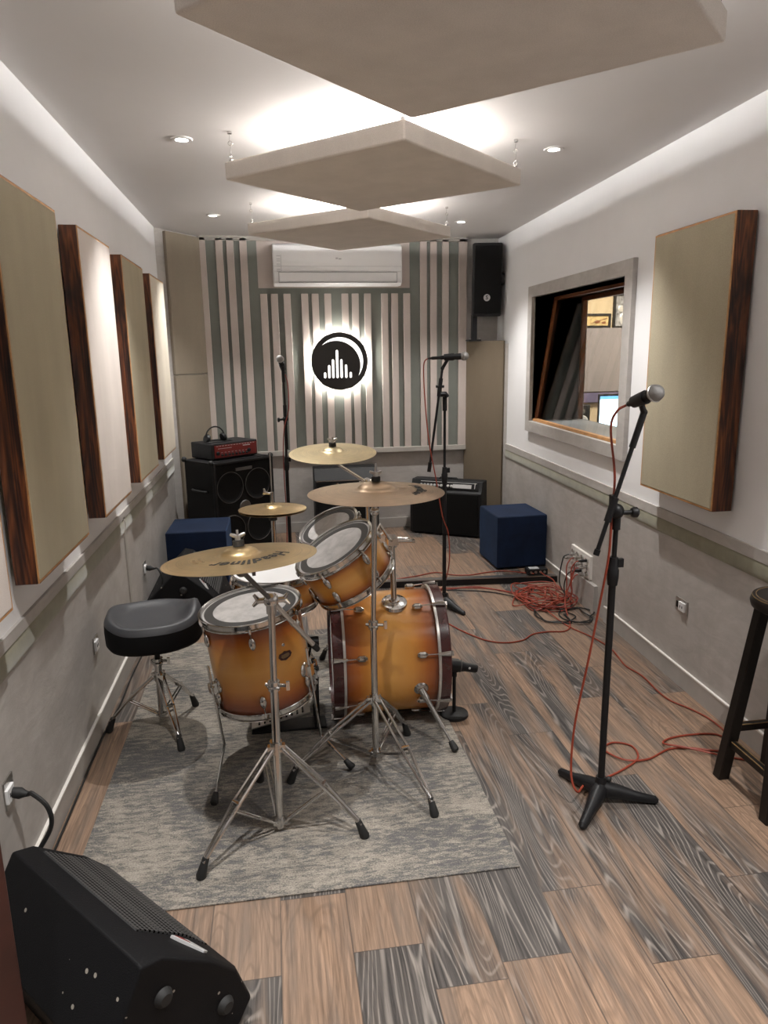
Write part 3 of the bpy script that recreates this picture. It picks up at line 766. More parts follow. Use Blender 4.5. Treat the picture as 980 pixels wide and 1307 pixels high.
outlet(MLo(3.147, .400), 'small metal outlet on the left wall beside the black drum stool', size=(.07, .075))
o2 = outlet(MLo(4.416, .372), 'metal outlet with black plug on the left wall, above the far floor wedge', size=(.07, .075))
o3 = outlet(MLo(2.047, .392), 'metal outlet with black plug at the left picture edge', size=(.07, .09))
outlet(MRo(3.085, .405), 'metal outlet on the right wall, left of the black bar stool')
def plug(y, z, pts, label, r=.0055):
    t = thing('power_cord', label, 'power cord', (XL+.02, y, z), None, 'black power cords in the left wall outlets')
    mb = MB(); p0 = V((XL+.015, y, z)); mb.rod(p0, p0+V((.05, -.012, -.004)), [(0, .015), (.5, .017), (.8, .010), (1, .007)]); mb.build('plug', M_rubber, t)
    MB().tube(spline([p0+V((.05, -.012, -.004))]+[V(q) for q in pts], 10), r, 8).build('cord', M_blackc, t)
plug(4.416, .372, [(-.74, 4.37, .375), (-.715, 4.345, .33), (-.72, 4.335, .27), (-.745, 4.34, .22)], 'black power cord plugged in above the far floor wedge')
plug(2.047, .388, [(-.75, 2.02, .392), (-.705, 1.995, .36), (-.70, 1.985, .30), (-.745, 1.965, .22), (-.775, 1.955, .12), (-.79, 1.95, .012)], 'black power cord curving down from the outlet at the left edge', .007)

# ================================================================== RUG
mb = MB(); mb.b2((-.705, 1.945, 0), (.722, 4.05, .007))
mb.build('area_rug', M_rug, None, bevel=.003, label='worn grey and beige rug under the drum kit', cat='rug')

# ================================================================== OTTOMANS
def ottoman(M, w, d, h, label, mat=M_velvet):
    t = thing('cube_ottoman', label, 'ottoman', M.translation, M.to_3x3().to_4x4(), 'navy velvet cube ottomans')
    MB(M).box((w/2, d/2, h/2+.006), (w, d, h-.012)).build('upholstery', M_velvet, t, bevel=.012, seg=4)
    mb = MB(M)
    for x in (0.006, w-.006):
        mb.tube([(x, .006, .02), (x, .006, h-.014)], .003, 6); mb.tube([(x, .006, h-.006), (x, d-.006, h-.006)], .003, 6)
    mb.tube([(.006, .006, h-.006), (w-.006, .006, h-.006)], .003, 6); mb.build('piping', M_velvet, t)
    for x in (.05, w-.05):
        for y in (.05, d-.05): MB(M).cyl((x, y, 0), (x, y, .01), .02).build('foot', M_rubber, t)
ottoman(Matrix.Translation((1.588, 4.945, PLAT)) @ Matrix.Rotation(.03, 4, 'Z'), .385, .43, .405, 'navy velvet cube ottoman on the right, beside the guitar amplifier')
ottoman(Matrix.Translation((-.776, 4.978, PLAT)) @ Matrix.Rotation(-.02, 4, 'Z'), .412, .44, .405, 'navy velvet cube ottoman on the left, in front of the bass cabinet')

# ================================================================== AMPLIFIERS
# bass cabinet
A0 = V((-.471, 5.584, PLAT)); ux = V((.451, .365, 0)).normalized(); uy = V((-ux.y, ux.x, 0))
MC = Matrix(((ux.x, uy.x, 0, A0.x), (ux.y, uy.y, 0, A0.y), (0, 0, 1, A0.z), (0, 0, 0, 1)))
W, Dp, HC = .58, .40, .785
bc = thing('bass_speaker_cabinet', 'big black bass cabinet with four round speakers in the left corner', 'speaker cabinet', A0, MC.to_3x3().to_4x4())
mb = MB(MC); t_ = .02
mb.box((W/2, Dp/2+.02, HC/2+.015), (W, Dp-.04, HC-.03)); mb.box((t_/2, .02, HC/2+.015), (t_, .04, HC-.03)); mb.box((W-t_/2, .02, HC/2+.015), (t_, .04, HC-.03)); mb.box((W/2, .02, HC-t_/2), (W-2*t_, .04, t_)); mb.box((W/2, .02, .03+t_/2), (W-2*t_, .04, t_))
mb.build('cabinet', M_tolex, bc, bevel=.006)
mb = MB(MC); mb.box((W/2, .03, HC/2+.015), (W-2*t_, .02, HC-.03-2*t_)); mb.build('grille', M_blackflat, bc)
for x, z in ((.155, .575), (.425, .575), (.155, .225), (.425, .225)):
    Fm = MC @ frame((x, .018, z), (0, -1, 0), (1, 0, 0)); mb = MB(Fm); mb.torus(.118, .006, None, 48, 8); mb.lathe([(0, -.012), (.05, -.010), (.112, .001), (.112, -.004), (0, -.016)], 40); cone = mb.build('speaker_cone', M_blackflat, bc)
    MB(Fm).torus(.123, .0035, Matrix.Translation((0, 0, .003)), 48, 6).build('speaker_rim', M_dsteel, cone)
Fm = MC @ frame((.29, .018, .40), (0, -1, 0), (1, 0, 0)); MB(Fm).lathe([(0, .002), (.035, .003), (.05, .006), (.056, 0), (0, -.006)], 32).build('horn', M_dsteel, bc)
mb = MB(MC); mb.b2((.21, .008, .70), (.37, .016, .724)); mb.build('name_plate', M_dsteel, bc)
for x in (0, W):
    for y in (0.03, Dp):
        MB(MC).ball((x, y, HC), .022, (1, 1, 1), 12).build('corner_cap', M_rubber, bc); MB(MC).cyl((x*.94+.015, y*.9+.02, 0), (x*.94+.015, y*.9+.02, .016), .02).build('foot', M_rubber, bc)
mb = MB(MC); mb.tube([(-.003, .10, .55), (-.02, .13, .55), (-.02, .27, .55), (-.003, .30, .55)], .011); mb.build('handle', M_rubber, bc)
# bass head
HB = V((-.487, 5.713, PLAT+HC)); MH = MC.copy(); MH.translation = HB - ux*.0 - uy*.0
bh = thing('bass_amplifier_head', 'black bass amplifier head with red front panel on the big cabinet', 'amplifier', MH.translation, MC.to_3x3().to_4x4())
HW, HD, HH = .445, .285, .125
mb = MB(MH); mb.box((HW/2, HD/2, HH/2+.008), (HW, HD, HH)); mb.build('cabinet', M_tolex, bh, bevel=.008)
mb = MB(MH); mb.box((HW/2+.005, -.002, HH/2+.006), (HW-.04, .008, HH-.028)); mb.build('face_plate', M_ampred, bh, bevel=.002)
for x in (.03, HW-.03):
    for y in (.03, HD-.03): MB(MH).cyl((x, y, 0), (x, y, .009), .014).build('foot', M_rubber, bh)
for i in range(8): MB(MH).rod((.09+i*.034, -.005, .040), (.09+i*.034, -.020, .040), [(0, .010), (.8, .009), (1, .007)]).build('knob', M_black, bh)
for x in (.052, .352): MB(MH).rod((x, -.005, .056), (x, -.020, .056), [(0, .016), (.8, .014), (1, .011)]).build('knob', M_black, bh)
mb = MB(MH)
for i in range(14): mb.box((.05+i*.027, -.0065, .112), (.016, .001, .003))
for i in range(9): mb.box((.09+i*.034, -.0065, .060), (.018, .001, .002))
mb.box((.33, -.0065, .098), (.07, .001, .007)); mb.box((.12, -.0065, .092), (.13, .001, .003)); mb.build('markings', M_silver, bh)
# headphones lying on the head
hp = thing('headphones', 'black headphones lying on the bass amplifier head', 'headphones', MH @ V((.10, .12, HH+.008)), MC.to_3x3().to_4x4())
Mp = MH @ Matrix.Translation((.13, .13, HH+.008))
for s in (-1, 1):
    mb = MB(Mp @ frame((s*.078, 0, .030), (s, 0, .35))); mb.lathe([(0, -.012), (.034, -.012), (.038, 0), (.030, .014), (0, .016)], 24); mb.build('ear_cup', M_black, hp)
mb = MB(Mp); mb.tube([(.088*math.cos(PI*i/16), .0, .035+.085*math.sin(PI*i/16)) for i in range(17)], .006, 8); mb.build('headband', M_black, hp)
mb = MB(Mp); mb.tube(spline([(.075, -.02, .012), (.12, -.06, .006), (.05, -.085, .006), (-.04, -.07, .006), (-.10, -.04, .006), (-.07, .05, .006), (.03, .06, .006), (.11, .02, .006)], 8), .004, 6); mb.build('cord', M_blackc, hp)

# keyboard amplifier in the middle of the back wall
ka = thing('keyboard_amplifier', 'black amplifier standing against the back wall below the sign, behind the cymbals', 'amplifier', (.60, 6.3, PLAT))
kx0, kx1, kz = .325, .885, .655
Fk = Matrix(((0, 0, 1, kx0), (1, 0, 0, 0), (0, 1, 0, 0), (0, 0, 0, 1)))
MB().prism([(6.16, PLAT+.01), (6.42, PLAT+.01), (6.42, kz), (6.25, kz), (6.17, .572), (6.16, .56)], 0, kx1-kx0, Fk).build('cabinet', M_tolex, ka, bevel=.008)
mb = MB(); mb.b2((kx0+.02, 6.150, PLAT+.04), (kx1-.02, 6.162, .545)); mb.build('grille', M_blackflat, ka)
mb = MB(); mb.b2((kx0+.015, 6.156, .553), (kx1-.015, 6.170, .562)); mb.build('chrome_strip', M_chrome, ka)
mb = MB(frame((kx0+.20, 6.155, .525), (0, -1, 0))); mb.lathe([(0, .006), (.012, .005), (.015, 0), (0, 0)], 20); mb.build('badge', M_chrome, ka)
for x in (kx0+.04, kx1-.04):
    for y in (6.2, 6.38): MB().cyl((x, y, PLAT), (x, y, PLAT+.012), .02).build('foot', M_rubber, ka)

# guitar combo
B0 = V((1.175, 6.215, PLAT)); bx = V((.552, -.350, 0)).normalized(); by = V((-bx.y, bx.x, 0))
MG = Matrix(((bx.x, by.x, 0, B0.x), (bx.y, by.y, 0, B0.y), (0, 0, 1, B0.z), (0, 0, 0, 1)))
ga = thing('guitar_amplifier', 'black guitar combo amplifier with row of silver knobs, beside the right ottoman', 'amplifier', B0, MG.to_3x3().to_4x4())
GW, GH, GD = .655, .49, .20
Fg = MG @ Matrix(((0, 0, 1, 0), (1, 0, 0, 0), (0, 1, 0, 0), (0, 0, 0, 1)))
MB().prism([(0, .012), (GD, .012), (GD-.02, GH), (.055, GH), (.02, GH-.085), (0, GH-.10)], 0, GW, Fg).build('cabinet', M_tolex, ga, bevel=.007)
mb = MB(MG); mb.box((GW/2, -.003, .205), (GW-.05, .012, .355)); mb.build('grille', M_blackflat, ga, bevel=.004)
sl = MG @ Matrix.Translation((0, .036, GH-.043)) @ Matrix.Rotation(-math.atan2(.035, .085), 4, 'X')
mb = MB(sl); mb.box((GW/2, -.003, 0), (GW-.06, .006, .062)); mb.build('control_panel', M_bmetal, ga)
mb = MB(sl); mb.box((.475, -.0075, -.004), (.17, .004, .034)); mb.build('display_plate', M_silver, ga)
mb = MB(sl); mb.box((GW/2+.02, -.0065, .027), (GW-.14, .002, .004)); mb.box((.590, -.0065, .006), (.006, .002, .05)); mb.build('panel_line', M_silver, ga)
for i in range(10): MB(sl).rod((.10+i*.031, -.006, -.006), (.10+i*.031, -.020, -.006), [(0, .0125), (.6, .0115), (1, .009)]).build('knob', M_silver, ga)
for x in (.05, GW-.05):
    for y in (.03, GD-.04): MB(MG).cyl((x, y, 0), (x, y, .014), .018).build('foot', M_rubber, ga)
mb = MB(MG); mb.tube([(.24, .11, GH), (.25, .11, GH+.012), (.40, .11, GH+.012), (.41, .11, GH)], .008); mb.build('handle', M_rubber, ga)

# ================================================================== HANGING LOUDSPEAKER
pa = thing('wall_loudspeaker', 'tall black loudspeaker hanging in the right back corner', 'loudspeaker', (1.86, 6.25, 1.93), -.12)
Mp = Matrix.Translation((1.862, 6.22, 1.93)) @ Matrix.Rotation(-.10, 4, 'Z') @ Matrix.Rotation(.045, 4, 'X')
w2, dp, hh = .125, .20, .60
poly = [(-w2, 0), (w2, 0), (w2, .06), (.07, dp), (-.07, dp), (-w2, .06)]
def prof_prism(mb, poly, z0, z1): return mb.prism(poly, z0, z1, Matrix.Identity(4))
mb = MB(Mp); prof_prism(mb, poly, 0, hh); mb.build('cabinet', M_black, pa, bevel=.014, seg=3)
mb = MB(Mp); mb.box((0, -.004, hh/2), (2*w2-.022, .012, hh-.045)); mb.build('grille', M_blackflat, pa, bevel=.004)
Fm = Mp @ frame((-.005, -.012, .155), (0, -1, 0), (1, 0, 0))
pb = MB(Fm).lathe([(0, .002), (.027, .002), (.029, 0), (0, 0)], 28).build('badge', M_silver, pa)
text_mesh('badge_letter', 'S', .046, Fm @ Matrix.Translation((0, 0, .0022)), M_black, pb, .0005, bold=.001)
mb = MB(Mp); mb.tube([(w2-.01, .085, .26), (w2+.035, .07, .27), (w2+.042, .07, .31), (w2+.035, .07, .35), (w2-.01, .085, .36)], .009); mb.build('handle', M_rubber, pa)
sb = thing('speaker_bracket', 'black metal bracket under the hanging loudspeaker on the right', 'bracket', (1.765, 6.30, 1.726))
mb = MB(); mb.b2((1.748, 6.27, 1.735), (1.793, 6.32, 1.95)); mb.build('upright', M_bmetal, sb, bevel=.004)
mb = MB(); mb.b2((1.72, 6.27, 1.726), (1.83, 6.385, 1.738)); mb.build('foot_plate', M_bmetal, sb, bevel=.003)
for x in (1.732, 1.818): MB().ball((x, 6.285, 1.742), .010, (1, 1, .8), 12).build('bolt', M_steel, sb)

# ================================================================== FLOOR WEDGES
def wedge(P0, tv, L, label, rear=.185):
    tv = V(tv).normalized(); nv = V((-tv.y, tv.x, 0))
    M = Matrix(((nv.x, 0, tv.x, P0[0]), (nv.y, 0, tv.y, P0[1]), (0, 1, 0, 0), (0, 0, 0, 1)))   # local x: n, y: up, z: along t
    t = thing('stage_wedge_speaker', label, 'loudspeaker', P0, M.to_3x3().to_4x4(), 'black floor wedge speakers')
    poly = [(0, .37), (.054, .356), (.186, .244), (.253, .165), (.293, .05), (.251, .003), (-rear*.54, .003), (-rear, .185)]
    c = V((.06, .19))
    inset = [tuple(c+(V(q)-c)*.965) for q in poly]
    mb = MB(M); k = len(poly); vs = []
    for z, pl in ((0, inset), (.016, poly), (L-.016, poly), (L, inset)): vs += [(a, b, z) for a, b in pl]
    fs = [tuple(range(k))[::-1], tuple(range(3*k, 4*k))]
    for r in range(3):
        for i in range(k): fs.append((r*k+i, r*k+(i+1) % k, (r+1)*k+(i+1) % k, (r+1)*k+i))
    mb.add(vs, fs); mb.build('cabinet', M_tex, t, bevel=.006)
    # perforated grille in the sloping face between (.054,.356) and (.253,.165)
    g0, g1 = V((.062, .350)), V((.235, .186)); gd = (g1-g0).normalized(); gn = V((-gd.y, gd.x))
    if gn.y < 0: gn = -gn
    Mg = M @ Matrix(((gd.x, 0, gn.x, g0.x), (gd.y, 0, gn.y, g0.y), (0, 1, 0, 0), (0, 0, 0, 1)))   # local x down slope, y along L, z out
    GL = (g1-g0).length
    gp = [(.062, .3545), (.186, .2505), (.246, .177)]; back = [(a-.006, b-.008) for a, b in reversed(gp)]
    mb = MB(M); mb.prism(gp+back, .05, L-.115, Matrix.Identity(4)); mb.build('grille', M_grille, t)
    mb = MB(Mg); mb.prism([(GL*.38, L-.095), (GL*.58, L-.082), (GL*.70, L-.034), (GL*.64, L-.032)], .005, .013, Matrix.Identity(4)); wb = mb.build('badge', M_silver, t, bevel=.001)
    mb = MB(Mg); mb.prism([(GL*.42, L-.091), (GL*.50, L-.086), (GL*.55, L-.065)], .013, .014, Matrix.Identity(4)); mb.build('badge_mark', M_ampred, wb)
    for a, b in ((.045, .255), (.205, .10)):
        mb = MB(M @ Matrix.Translation((a, b, L))); mb.lathe([(0, .014), (.014, .014), (.020, .008), (.024, -.002), (0, -.002)], 24); mb.build('knob_foot', M_rubber, t)
    return t
wedge((-.741, 1.80, 0), (.673, -.7396, 0), .602, 'scuffed black floor wedge speaker in the lower left corner', .112)
wedge((-.632, 4.87, 0), (.0, -1, 0), .59, 'black floor wedge speaker by the left wall, behind the drum stool')

# ================================================================== CYMBALS
def cymbal_prof(R, bell, h, th=.0012):
    BF = .66
    """bell radius, total height; returns closed lathe profile (origin at edge plane)"""
    pts = [(.006, h)]
    bh = h*BF
    for i in range(1, 13):
        a = i/12; pts.append((.006+(bell-.006)*a, h - bh*(1-math.sqrt(max(0, 1-(a*.97)**2)))/(1-math.sqrt(1-.97**2))))
    for i in range(1, 13):
        a = i/12; pts.append((bell+(R-bell)*a, (h-bh)*(1-a**1.6)))
    return pts + [(r, z-th) for r, z in reversed(pts)]
def cym_z(R, bell, h, r):
    bh = h*.66
    if r > bell: return (h-bh)*(1-((r-bell)/(R-bell))**1.6)
    return h
def cymbal(name, c, n, R, bell, h, mat, label, cat='cymbal', txt=None, xdir=None, marks=None):
    M = frame(c, n, xdir)
    t = thing(name, label, cat, c, M.to_3x3().to_4x4())
    MB(M).lathe(cymbal_prof(R, bell, h), 96, None, True).build('cymbal_plate', mat, t, sharp=60)
    for body, size, r0, phi, mt, sp in (txt or ()):      # lettering bent along the rim, letter tops outwards
        def warp(q):
            a = math.radians(phi) - q.x/r0; r = r0 + q.y
            return V((r*math.cos(a), r*math.sin(a), cym_z(R, bell, h, r) + .0006 + q.z))
        text_mesh('logo', body, size, M, mt, t, .0002, sp, bold=.0016, shear=.25, warp=warp)
    if marks:
        mb = MB(M); rnd = random.Random(5)
        for r0, a0, a1 in marks:
            a = a0
            while a < a1:
                w_ = rnd.uniform(2.0, 4.5); zz = cym_z(R, bell, h, r0)+.0006
                q = [(r*math.cos(math.radians(t_)), r*math.sin(math.radians(t_)), z) for z in (zz, zz+.0003) for r, t_ in ((r0-.004, a), (r0+.004, a), (r0+.004, a+w_), (r0-.004, a+w_))]
                mb.hexa(q); a += w_+1.6
        mb.build('print_mark', M_inkgold, t)
    return M
MCr = cymbal('crash_cymbal', (-.118, 2.105, 1.050), (-.053, .085, 1), .229, .058, .036, M_brass, 'brass cymbal with black lettering at the left front of the kit', txt=(
    ('Headliner', .060, .128, -66, M_ink, 1.08),), xdir=(1, 0, 0), marks=((.118, -178, -146), (.134, -174, -150)))
cymbal('ride_cymbal', (.363, 2.597, 1.132), (.001, .01, 1), .254, .072, .044, M_brass2, 'large bronze brown cymbal at front centre of the kit, on a straight stand', txt=(
    ('Headliner', .050, .168, -8, M_ink, 1.05),), xdir=(1, 0, 0))
cymbal('crash_cymbal', (.265, 3.327, 1.187), (-.009, -.109, 1), .203, .048, .032, M_brass3, 'pale brass cymbal high at the back of the kit, below the sign')
t = thing('hi_hat_cymbals', 'pair of small brass hi hat cymbals in front of the bass cabinet', 'cymbal', (-.027, 3.753, .83))
MB(frame((-.027, 3.753, .846), (.003, .025, 1))).lathe(cymbal_prof(.178, .045, .026), 80, None, True).build('top_cymbal', M_brass, t, sharp=60)
MB(frame((-.027, 3.753, .838), (0, 0, -1))).lathe(cymbal_prof(.177, .045, .024), 80, None, True).build('bottom_cymbal', M_brass, t, sharp=60)

# ================================================================== STANDS
def tripod(mb_parent, base, zc, zb, feet, mat=M_chrome):
    """double braced folding tripod: collar height zc, lower ring zb"""
    base = V(base)
    for fx, fy in feet:
        f = V((fx, fy, .012)); c = base+V((0, 0, zc)); d = V((fx-base.x, fy-base.y, 0)); dist = d.length; d.normalize(); s = V((-d.y, d.x, 0))
        p0 = c + d*.022; tip = f+V((0, 0, .045)) - d*.012
        mid = p0.lerp(tip, .52)+V((0, 0, .012))
        mb = MB()
        for k in (-1, 1): mb.tube([p0+s*(.012*k), mid+s*(.015*k), tip+s*(.004*k)], .0062, 8)
        mb.box(mid, (.012, .034, .014), Matrix((d, s, V((0, 0, 1)))).transposed()); lg = mb.build('leg', mat, mb_parent)
        mb = MB(); b0 = base+V((0, 0, zb))+d*.018
        for k in (-1, 1): mb.tube([b0+s*(.008*k), p0.lerp(tip, .55)+s*(.008*k)], .0042, 6)
        mb.build('brace', mat, mb_parent)
        ax = (tip-mid).normalized(); MB().rod(tip-ax*.018, f+ax*.004-V((0, 0, 0.004)), [(0, .011), (.35, .013), (.85, .017), (1, .013)]).build('rubber_foot', M_rubber, lg)
    for zz, hh_, rr, dd_, bs_ in ((zc, .022, .021, .022, (.022, .022, .026)), (zb, .012, .019, .016, (.02, .016, .018))):
        mb = MB(); mb.cyl(base+V((0, 0, zz-hh_)), base+V((0, 0, zz+hh_)), rr)
        for fx, fy in feet:
            d = V((fx-base.x, fy-base.y, 0)).normalized(); mb.box(base+V((0, 0, zz))+d*dd_, bs_)
        mb.build('collar' if zz == zc else 'brace_ring', mat, mb_parent)
def clamp_collar(mb_parent, p, ax=(0, 0, 1), r=.017, wing=(1, -.3, 0), name='height_clamp'):
    p = V(p); ax = V(ax).normalized(); w = V(wing).normalized(); mb = MB()
    mb.cyl(p-ax*.018, p+ax*.014, r); mb.torus(r+.001, .004, frame(p-ax*.004, ax), 20, 6)
    mb.cyl(p, p+w*.04, .006); mb.box(p+w*.048, (.012, .012, .030)); mb.cyl(p-w*.03, p, .006); mb.build(name, M_chrome, mb_parent)
def topper(par, c, ax, rod0=.05, up=.052):
    ax = V(ax).normalized(); c = V(c)
    mb = MB(); mb.cyl(c-ax*rod0, c+ax*up, .0038, n=10); mb.build('threaded_rod', M_chrome, par)
    mb = MB(); mb.cyl(c+ax*.001, c+ax*.018, .017, n=20); mb.build('felt', M_rubber, par)
    mb = MB(); mb.cyl(c+ax*.019, c+ax*.034, .009, n=14)
    w = ax.cross(V((0, 1, .2))).normalized()
    for k in (-1, 1): mb.rod(c+ax*.028, c+ax*.038+w*(.022*k), [(0, .006), (.6, .006), (1, .004)], 10)
    mb.build('wing_nut', M_steel, par)
    mb = MB(); mb.cyl(c-ax*.032, c-ax*.014, .015, n=18); mb.build('cup_washer', M_rubber, par)

# ride stand
rs = thing('cymbal_stand', 'straight chrome cymbal stand under the large bronze cymbal', 'cymbal stand', (.348, 2.635, 0))
bp = V((.348, 2.635, 0))
mb = MB(); mb.cyl(bp+V((0, 0, .03)), bp+V((0, 0, .60)), .0135); mb.build('lower_tube', M_chrome, rs)
mb = MB(); mb.cyl(bp+V((0, 0, .60)), bp+V((.010, -.025, 1.06)), .0105); mb.build('upper_tube', M_chrome, rs)
tripod(rs, bp, .285, .05, ((.505, 2.243), (-.002, 2.543), (.512, 2.815)))
clamp_collar(rs, bp+V((0, 0, .60)), r=.019)
rc_ = V((.363, 2.597, 1.132+.043))
mb = MB(); mb.cyl(bp+V((.010, -.025, 1.045)), rc_-V((.0, .0, .055)), .009); mb.ball(bp+V((.010, -.025, 1.06)), .018); mb.build('tilter', M_chrome, rs)
topper(rs, rc_, (.001, .01, 1), .06, .07)
# left crash boom stand
cs = thing('cymbal_boom_stand', 'chrome boom stand in front of the floor tom, holding the lettered brass cymbal', 'cymbal stand', (-.04, 2.262, 0))
bp = V((-.045, 2.262, 0)); top = V((-.036, 2.25, .862))
mb = MB(); mb.cyl(bp+V((0, 0, .02)), bp+V((.004, -.004, .56)), .0145); mb.build('lower_tube', M_chrome, cs)
mb = MB(); mb.cyl(bp+V((.004, -.004, .56)), top-V((0, 0, .03)), .0115); mb.build('upper_tube', M_chrome, cs)
tripod(cs, bp, .33, .045, ((-.300, 2.065), (.243, 2.172), (-.12, 2.575)))
clamp_collar(cs, bp+V((.004, -.004, .56)), r=.020)
cn = V((-.053, .085, 1)).normalized(); cc_ = V((-.118, 2.105, 1.050)) + cn*.035
tl = cc_ - cn*.075
bd = (top-tl).normalized(); bend = V((.0996, 2.35, .654))
mb = MB(); mb.cyl(tl, top+bd*.03, .0075); mb.build('boom_rod', M_dsteel, cs)
cdv = (bend-top).normalized(); mb = MB(); mb.cyl(top, bend, .0085); mb.cyl(top+cdv*.13, top+cdv*.14, .0105); mb.build('counter_rod', M_inlay, cs)
MB().rod(bend-cdv*.004, bend+cdv*.03, [(0, .009), (.5, .012), (1, .010)]).build('rubber_tip', M_rubber, cs)
mb = MB(); mb.cyl(top-V((0, 0, .045)), top-V((0, 0, .005)), .017); mb.ball(top, .026, (1, .8, 1)); mb.cyl(top-V((.045, 0, 0)), top+V((.045, 0, 0)), .010)
for k in (-1, 1): mb.rod(top+V((.040*k, 0, .0)), top+V((.058*k, 0, -.018)), [(0, .009), (1, .005)], 10); mb.rod(top+V((.040*k, 0, .0)), top+V((.054*k, 0, .020)), [(0, .009), (1, .005)], 10)
mb.build('boom_clamp', M_chrome, cs)
mb = MB(); mb.ball(tl, .019, (1, 1, 1)); mb.cyl(tl-V((.028, 0, 0)), tl+V((.03, 0, 0)), .008); mb.box(tl+V((.036, 0, 0)), (.010, .012, .032)); mb.cyl(tl, cc_-cn*.04, .008); mb.build('tilter', M_dsteel, cs)
topper(cs, cc_, cn, .05, .05)
# rear crash boom stand
cb = thing('cymbal_boom_stand', 'chrome boom stand behind the rack toms, holding the pale high cymbal', 'cymbal stand', (.43, 3.50, 0))
bp = V((.445, 3.50, 0)); top = V((.445, 3.50, 1.01))
mb = MB(); mb.cyl(bp+V((0, 0, .02)), bp+V((0, 0, .62)), .0135); mb.build('lower_tube', M_chrome, cb)
mb = MB(); mb.cyl(bp+V((0, 0, .62)), top, .0105); mb.build('upper_tube', M_chrome, cb)
tripod(cb, bp, .30, .05, ((.20, 3.68), (.47, 3.80), (.74, 3.52)))
cn = V((-.009, -.109, 1)).normalized(); cc_ = V((.265, 3.327, 1.187)) + cn*.031; tl = cc_ - cn*.07
bd = (top-tl).normalized()
mb = MB(); mb.cyl(tl, top+bd*.16, .007); mb.build('boom_rod', M_chrome, cb)
mb = MB(); mb.ball(top, .024); mb.cyl(top-V((.04, 0, 0)), top+V((.04, 0, 0)), .009); mb.build('boom_clamp', M_chrome, cb)
mb = MB(); mb.ball(tl, .018); mb.cyl(tl-V((.026, 0, 0)), tl+V((.026, 0, 0)), .008); mb.cyl(tl, cc_-cn*.035, .008); mb.build('tilter', M_chrome, cb)
topper(cb, cc_, cn, .05, .045)
# hi hat stand
hs = thing('hi_hat_stand', 'chrome hi hat stand between the snare drum and the bass cabinet', 'hi hat stand', (-.027, 3.753, 0))
bp = V((-.027, 3.753, 0))
mb = MB(); mb.cyl(bp+V((0, 0, .03)), bp+V((0, 0, .79)), .012); mb.build('tube', M_chrome, hs)
mb = MB(); mb.cyl(bp+V((0, 0, .78)), bp+V((0, 0, 1.14)), .0032, n=10); mb.build('pull_rod', M_steel, hs)
tripod(hs, bp, .30, .06, ((-.28, 3.66), (.02, 4.03), (.16, 3.55)))
mb = MB(); mb.cyl(bp+V((0, 0, .785)), bp+V((0, 0, .812)), .022); mb.build('seat_cup', M_rubber, hs)
mb = MB(); mb.cyl(bp+V((0, 0, .872)), bp+V((0, 0, .935)), .010); mb.rod(bp+V((0, 0, .925)), bp+V((-.045, 0, .935)), [(0, .005), (.5, .007), (1, .012)], 10); mb.rod(bp+V((-.035, 0, .932)), bp+V((-.04, 0, .955)), [(0, .008), (1, .005)], 10); mb.build('clutch', M_chrome, hs)
# pedal board of the hi hat
mb = MB(); mb.hexa([V((-.33, 3.715, .014)), V((-.07, 3.715, .014)), V((-.07, 3.79, .014)), V((-.33, 3.79, .014)), V((-.33, 3.715, .026)), V((-.07, 3.715, .07)), V((-.07, 3.79, .07)), V((-.33, 3.79, .026))]); mb.build('pedal', M_steel, hs, bevel=.004)

